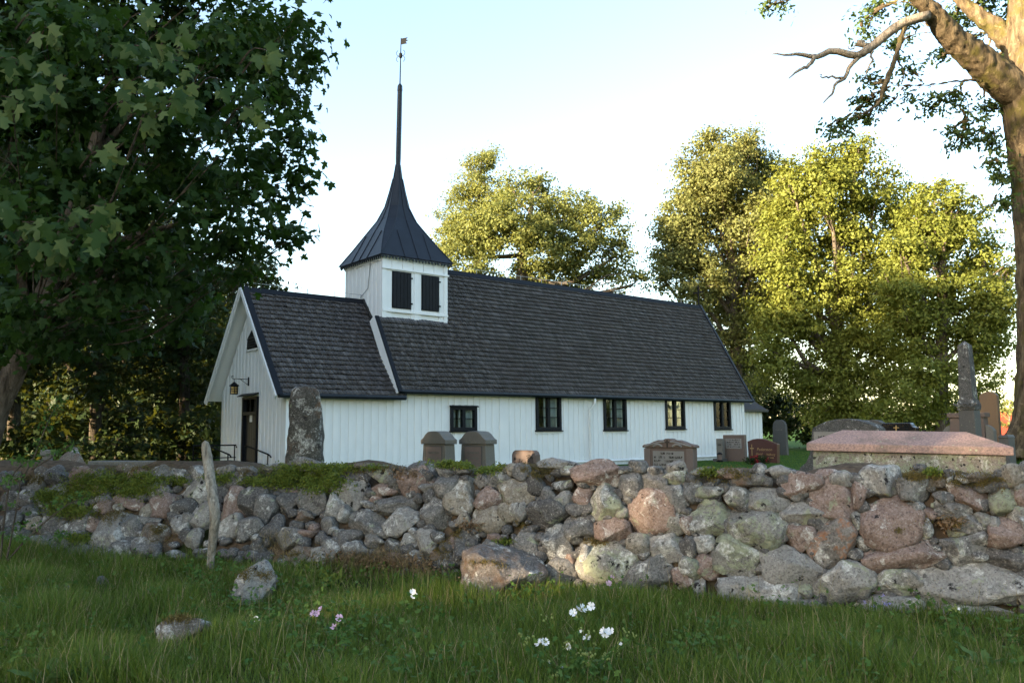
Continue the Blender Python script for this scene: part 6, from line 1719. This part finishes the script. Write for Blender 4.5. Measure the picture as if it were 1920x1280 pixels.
V, F = blades(np.stack([X, Yv, gh(X, Yv)], -1), rg.uniform(.05, .14, n), .009, rg, .5, .5)
tag(obj('oak_mound_grass', mesh_np('oak_mound_grass', V, F, LM_GRASS)), 'grass on the bank round the great oak', 'grass', kind='stuff')

# moss, stonecrop and dead leaves lodged on the wall
def patch(lst, per_px, kind):
    PP, NN = [], []
    for (x_, y_, rx, ry) in lst:
        m_ = int(per_px * rx * ry)
        for _ in range(m_):
            h_ = cast(x_ + rg.normal() * rx * .55, y_ + rg.normal() * ry * .55)
            if h_ is None: continue
            if kind == 'moss' and h_[1][2] < .35: continue
            PP.append(h_[0]); NN.append(h_[1])
    return np.array(PP), np.array(NN)
moss = [(700, 882, 60, 8), (1010, 885, 40, 14), (1350, 893, 50, 12), (1720, 893, 40, 10), (1800, 902, 70, 12), (1860, 905, 36, 14), (1770, 985, 36, 12), (240, 880, 60, 8), (60, 900, 50, 10), (200, 960, 40, 20), (300, 1000, 26, 16), (470, 1078, 34, 10), (330, 1160, 30, 8), (900, 1060, 40, 8), (830, 1030, 20, 20), (700, 1055, 60, 8), (560, 1045, 40, 8), (860, 1000, 14, 10), (975, 985, 14, 10), (125, 965, 40, 14), (90, 1050, 30, 16), (480, 890, 30, 12), (1700, 1000, 26, 10), (1120, 1018, 20, 5)]
P, Nn = patch(moss, 1.3, 'moss')
q = np.repeat(P, 6, 0) + rg.normal(size=(len(P) * 6, 3)) * .014
V, F = leaves(q + np.array([0, 0, .006]), unit(rg.normal(size=q.shape) * .8 + np.repeat(Nn, 6, 0)), rg.uniform(.013, .026, len(q)), 'slim', rg, down=-1.2)
tag(obj('moss', mesh_np('moss', V, F, LM_MOSS)), 'brown and olive moss cushions on the stones of the wall', 'moss', kind='stuff')
sed = [(560, 888, 46, 14), (600, 905, 40, 18), (530, 905, 30, 12), (480, 905, 24, 8), (620, 885, 24, 10), (870, 872, 50, 8), (910, 880, 26, 10), (200, 905, 60, 14), (250, 920, 40, 12), (150, 925, 30, 14), (130, 960, 40, 10), (330, 905, 20, 8), (95, 935, 26, 14), (410, 898, 24, 8), (270, 900, 30, 10), (640, 880, 30, 6), (945, 1018, 14, 3), (700, 880, 14, 4), (1330, 890, 14, 6), (1745, 890, 14, 5), (145, 1012, 20, 8)]
P, Nn = patch(sed, 1.5, 'sed')
q = np.repeat(P, 6, 0) + rg.normal(size=(len(P) * 6, 3)) * np.array([.022, .022, .012]) + np.array([0, 0, .025])
V, F = leaves(q, unit(rg.normal(size=q.shape) * .7 + np.array([0, -.2, .8])), rg.uniform(.019, .038, len(q)), 'leaf', rg, down=-.3)
tag(obj('stonecrop', mesh_np('stonecrop', V, F, LM_SEDUM)), 'green stonecrop and small leaves growing along the wall top', 'plants', kind='stuff')
lit = [(720, 1060, 70, 16), (650, 1050, 40, 12), (800, 1075, 40, 12), (880, 985, 20, 6), (690, 1075, 60, 10), (760, 890, 30, 4), (1780, 980, 20, 8)]
P, Nn = patch(lit, .9, 'lit')
q = np.repeat(P, 3, 0) + rg.normal(size=(len(P) * 3, 3)) * .025 + np.array([0, 0, .01])
V, F = leaves(q, unit(rg.normal(size=q.shape) * .6 + np.array([0, -.2, .8])), rg.uniform(.02, .05, len(q)), 'leaf', rg)
tag(obj('dead_leaves', mesh_np('dead_leaves', V, F, LM_LITTER)), 'dry fallen leaves and straw among the tumbled stones', 'leaf litter', kind='stuff')
P, Nn = patch([(700, 1050, 60, 12), (650, 1065, 50, 14), (770, 1065, 50, 10), (520, 1020, 30, 16)], .5, 'straw')
V, F = blades(P, rg.uniform(.08, .22, len(P)), .004, rg, .9, 1.0)
tag(obj('dry_tufts', mesh_np('dry_tufts', V, F, LM_STRAW)), 'dry grass tufts in front of the tumbled stones', 'grass', kind='stuff')

# leafy tuft beside the pale boulder
P, Nn = patch([(585, 1075, 32, 12), (610, 1095, 30, 10), (550, 1100, 26, 10)], .35, 'tuft')
if len(P):
    q = np.repeat(P, 2, 0) + rg.normal(size=(len(P) * 2, 3)) * .02 + np.array([0, 0, .05])
    V, F = leaves(q, unit(rg.normal(size=q.shape) * .6 + np.array([-.3, -.3, .7])), rg.uniform(.05, .11, len(q)), 'slim', rg, down=-.6)
    tag(obj('leafy_tuft', mesh_np('leafy_tuft', V, F, LM_SEDUM)), 'bright green leafy tuft between the pale boulder and the wall', 'plants', kind='stuff')

# broad dock leaves, each plant its own
def dock(px, py, nl, sz, label, seed):
    rq = np.random.default_rng(seed)
    c = on_z(px, py, ZF); g_ = ghf(c[0], c[1])
    root = empty('dock_plant', (c[0], c[1], g_), 0, label, 'plant', 'broad-leaved plants in the verge')
    for k in range(nl):
        az = rq.uniform(0, 6.28); ln = sz * rq.uniform(.7, 1.15); wd = ln * .30; up = rq.uniform(.55, 1.15)
        V = []; F = []; nn = 9
        for i in range(nn):
            f = i / (nn - 1); hw_ = wd / 2 * (math.sin(math.pi * min(1, .12 + f * .88)) ** .7) * (.25 if f < .15 else 1) + .002
            bx_ = math.cos(up) * ln * f + .12 * ln * f * f; bz_ = math.sin(up) * ln * f - .25 * ln * f * f
            for sgn, zz in ((-1, .012), (0, 0), (1, .012)):
                V.append((bx_, sgn * hw_ * (1 + .06 * math.sin(i * 2.3 + sgn)), bz_ + zz + .006 * math.sin(i * 1.9)))
        for i in range(nn - 1):
            for j in range(2): F.append((i * 3 + j, i * 3 + j + 1, (i + 1) * 3 + j + 1, (i + 1) * 3 + j))
        obj('leaf', mesh_np('leaf', V, F, LM_DOCK, True), root, (0, 0, 0), (0, 0, az))
dock(100, 1276, 7, .30, 'broad-leaved rosette with a silvery leaf at the gravel edge', 1)
dock(150, 1272, 5, .24, 'upright oval-leaved plant next to the broad-leaved rosette', 2)
dock(180, 1268, 4, .26, 'pair of narrow upright dock leaves in the verge', 3)
dock(1628, 1262, 5, .34, 'tall dock leaf standing alone in the grass before the wall', 4)
dock(1572, 1215, 4, .20, 'small dock rosette left of the tall dock leaf', 5)
dock(1490, 1275, 5, .2, 'low dock rosette in the grass beside the white mallow', 6)
dock(30, 1230, 5, .22, 'broad leaves in the grass at the edge of the gravel', 7)
dock(1850, 1265, 5, .2, 'low broad-leaved plant under the right end of the wall', 8)

# musk mallow
def petal_flower(seed, m, rad):
    rq = np.random.default_rng(seed); mb = MB()
    for k in range(5):
        a = k * 1.2566 + rq.normal() * .08; pts = []
        prof_ = [(0.05, 0), (.45, .34), (.9, .42), (1.0, .22), (.93, .0), (1.0, -.22), (.9, -.42), (.45, -.34)]
        cup = rq.uniform(.35, .7)
        ca, sa = math.cos(a), math.sin(a)
        V = [((u * ca - v_ * sa) * rad, (u * sa + v_ * ca) * rad, cup * rad * u * u * .8 + abs(v_) * .1 * rad) for u, v_ in prof_]
        mb.raw(V, [(0, 1, 2), (0, 2, 3), (0, 3, 4), (0, 4, 5), (0, 5, 6), (0, 6, 7)])
    return mb.mesh('flower', m)
FW = [petal_flower(k, LM_WHITEP, .030) for k in range(3)]; FP = [petal_flower(k + 5, LM_PINKP, .028) for k in range(3)]
V, F = boulder(3, (.014, .014, .016), 2, 3, 2.2, .08); BUD = mesh_np('bud', V, F, LM_BUD, True)
def mallow(root_px, root_py, Yoff, flowers, buds, pink, label, seed):
    rq = np.random.default_rng(seed)
    c = on_z(root_px, root_py, ZF); Yr = c[1] + Yoff; c = at(root_px, root_py, Yr); g_ = ghf(c[0], Yr)
    base = np.array([c[0], Yr, g_])
    root = empty('musk_mallow', base, 0, label, 'flower', 'mallows in the verge')
    mb = MB()
    lv = []
    def stem(px, py, Yk):
        t = at(px, py, Yk) - base; st = np.array([rq.normal() * .03, rq.normal() * .02, -.02])
        mid = (st + t) / 2 + np.array([rq.normal() * .03, rq.normal() * .02, .02])
        pth = smooth_path([st, mid, t], 7); mb.tube(pth, np.linspace(.0035, .0018, 7), 5)
        for i in range(2, 6): lv.append(pth[i] + rq.normal(size=3) * .012)
        return t
    for (px, py, nf) in flowers:
        Yk = Yr + rq.normal() * .08; t = stem(px, py + 3, Yk)
        for k in range(nf):
            o = bpy.data.objects.new('flower', (FP if pink else FW)[rq.integers(3)])
            o.location = t + np.array([rq.normal() * .022, rq.normal() * .012 - .01, rq.normal() * .018]); o.rotation_euler = (rq.uniform(.5, 1.5), rq.normal() * .4, rq.normal() * .7); s_ = rq.uniform(.75, 1.1); o.scale = (s_,) * 3
            link(o, root)
        for k in range(4):
            o = bpy.data.objects.new('bud', BUD); o.location = t + rq.normal(size=3) * .016; link(o, root)
    for (px, py) in buds:
        t = stem(px, py, Yr + rq.normal() * .1)
        for k in range(5):
            o = bpy.data.objects.new('bud', BUD); o.location = t + rq.normal(size=3) * np.array([.014, .012, .012]); s_ = rq.uniform(.7, 1.2); o.scale = (s_,) * 3; link(o, root)
        if rq.random() < .4:
            o = bpy.data.objects.new('flower', (FP if pink else FW)[rq.integers(3)]); o.location = t + np.array([.01, -.012, .0]); o.rotation_euler = (1.2, 0, rq.normal()); o.scale = (.4, .4, .6); link(o, root)
    mb.build('stems', LM_HERB, root)
    lv = np.array(lv); lv = np.vstack([lv, rq.normal(size=(40, 3)) * np.array([.09, .06, .05]) + np.array([0, 0, .10])])
    V, F = leaves(lv, unit(rq.normal(size=lv.shape) * .6 + np.array([0, -.3, .7])), rq.uniform(.03, .055, len(lv)), 'maple', rq)
    obj('foliage', mesh_np('foliage', V, F, LM_HERB), root)
mallow(1075, 1290, .15, [(1096, 1137, 3), (1020, 1199, 2), (1139, 1180, 4), (1068, 1199, 1), (1102, 1190, 1), (1078, 1147, 1)], [(975, 1190), (996, 1194), (985, 1205), (1065, 1208), (1087, 1182), (1104, 1186), (1176, 1187), (1190, 1191), (1162, 1218), (1060, 1213), (1098, 1226), (1110, 1228), (1133, 1226), (1139, 1240), (1003, 1250), (1026, 1240), (1050, 1248), (1118, 1242), (1085, 1222), (1025, 1157), (1042, 1262), (1160, 1205), (1115, 1208), (1095, 1243)], False, 'white musk mallow, the large clump with many buds', 1)
mallow(773, 1165, .0, [(773, 1108, 3)], [(765, 1140), (822, 1150)], False, 'single white mallow stem before the tumbled stones', 2)
mallow(480, 1205, .0, [(479, 1157, 2)], [(474, 1150), (486, 1170)], False, 'small white mallow below the pale boulder', 3)
mallow(600, 1195, .0, [(597, 1142, 3)], [(604, 1160)], True, 'pink mallow nearer the pale boulder', 4)
mallow(640, 1215, .0, [(630, 1168, 2), (640, 1160, 1)], [(634, 1172)], True, 'pink mallow farther from the pale boulder', 5)
mallow(1140, 1130, .0, [(1148, 1075, 1), (1147, 1088, 1)], [(1152, 1098), (1160, 1102), (1122, 1107), (1148, 1082)], True, 'pink mallow against the green-lichened stones of the wall', 6)
mallow(1786, 1215, .0, [], [(1790, 1138), (1786, 1142), (1795, 1140)], False, 'mallow stem in bud before the right part of the wall', 7)

# small flowering plants elsewhere
def posy(name, px, py, Y, rx, ry, nl, nf, lm, fm, lsz, fsz, label, cat, seed, ground=True):
    rq = np.random.default_rng(seed); c = at(px, py, Y); g_ = ghf(c[0], Y) if ground else c[2] - .1
    root = empty(name, (c[0], Y, g_), 0, label, cat)
    R_ = np.array([rx * ppm(Y), rx * ppm(Y) * .6, ry * ppm(Y)]); c0 = np.array([0, 0, c[2] - g_])
    P = c0 + unit(rq.normal(size=(nl, 3))) * R_ * rq.uniform(.2, 1, (nl, 1))
    P[:, 2] = np.maximum(P[:, 2], .02)
    V, F = leaves(P, unit(rq.normal(size=P.shape) * .7 + np.array([0, -.2, .6])), lsz * rq.uniform(.7, 1.2, nl), 'leaf', rq)
    obj('foliage', mesh_np('foliage', V, F, lm), root)
    mb = MB()
    for k in range(6):
        mb.tube([(rq.normal() * .03, 0, -.05), c0 + unit(rq.normal(size=3)) * R_ * .7], .005, 4)
    mb.build('stems', lm, root)
    for k in range(nf):
        d = unit(rq.normal(size=3) + np.array([0, -.7, .5])); q = c0 + d * R_ * rq.uniform(.75, 1.05)
        PP = q + rq.normal(size=(9, 3)) * fsz * .45
        V, F = leaves(PP, unit(rq.normal(size=PP.shape) + np.array([0, -.8, .4])), fsz, 'leaf', rq)
        obj('blossom', mesh_np('blossom', V, F, fm), root)
posy('red_flowers', 1420, 862, 36.5, 26, 9, 900, 16, LM_WOOD, LM_REDF, .09, .06, 'low row of dark red flowers in front of the polished red gravestone', 'flowers', 1)
posy('orange_flowers', 338, 881, 14.5, 20, 8, 300, 26, LM_WOOD, LM_ORF, .06, .035, 'bright orange flowers showing over the wall left of the church door', 'flowers', 2)
posy('pink_stonecrop', 66, 1040, on_z(66, 1052, ZF)[1] - .1, 24, 8, 120, 9, LM_SEDUM, LM_PINKP, .03, .016, 'small pink flowers on the lowest stones at the left end', 'flowers', 3)
posy('yarrow', 172, 1054, on_z(172, 1068, ZF)[1], 10, 7, 60, 6, LM_HERB, LM_WHITEP, .03, .010, 'little white yarrow heads in the grass below the big pale stone', 'flowers', 4)
posy('yarrow', 311, 1035, on_z(311, 1055, ZF)[1], 8, 5, 40, 5, LM_HERB, LM_WHITEP, .03, .012, 'little white yarrow heads close beside the wooden post', 'flowers', 5)
posy('harebells', 1645, 1125, on_z(1645, 1180, ZF)[1], 26, 14, 30, 7, LM_HERB, LM_BLUEF, .02, .012, 'few violet harebells against the foot of the right-hand wall', 'flowers', 6)

# bramble and sapling at the left end of the wall
def shrub(name, label, blobs_px, Y, lsz, per, seed, stems, lm=LM_HERB):
    rq = np.random.default_rng(seed)
    b_ = pblobs(blobs_px, Y, rq, .8, .25)
    c = b_[0][0]; base = np.array([at(stems[0][0][0], stems[0][0][1], Y)[0], Y, ghf(at(stems[0][0][0], 900, Y)[0], Y)])
    root = empty(name, base, 0, label, 'shrub')
    P, Nn, CC = crown_points([(q - base, r) for q, r in b_], per, .09, 12, rq, .6)
    V, F = leaves(P, Nn, lsz * rq.uniform(.6, 1.3, len(P)), 'leaf', rq)
    obj('foliage', mesh_np('foliage', V, F, lm), root)
    mb = MB()
    for st in stems:
        q = [at(x_, y_, Y) - base for x_, y_ in st]; mb.tube(smooth_path(q, 9), np.linspace(.014, .004, 9), 5)
    mb.build('stems', BK_MAPLE, root)
shrub('bramble', 'tangled green bramble climbing the left end of the wall', [(20, 930, 40, 50), (50, 985, 50, 34), (30, 880, 30, 34), (100, 945, 34, 20), (110, 1000, 26, 16), (10, 1020, 40, 30), (150, 935, 26, 12)], 10.2, .055, 70, 3, [[(10, 1060), (30, 960), (40, 880)], [(5, 1060), (60, 1000), (120, 950), (160, 930)], [(0, 1050), (20, 900), (60, 860)]])
shrub('sapling', 'thin leafy sapling arching over the wall before the dark wood', [(62, 860, 12, 16), (74, 830, 12, 16), (88, 800, 10, 16), (100, 770, 9, 14), (112, 748, 7, 8), (110, 850, 16, 10), (128, 838, 12, 7), (40, 862, 16, 10)], 11.5, .06, 90, 4, [[(40, 900), (62, 860), (82, 810), (108, 750)], [(60, 880), (100, 855), (135, 832)]])
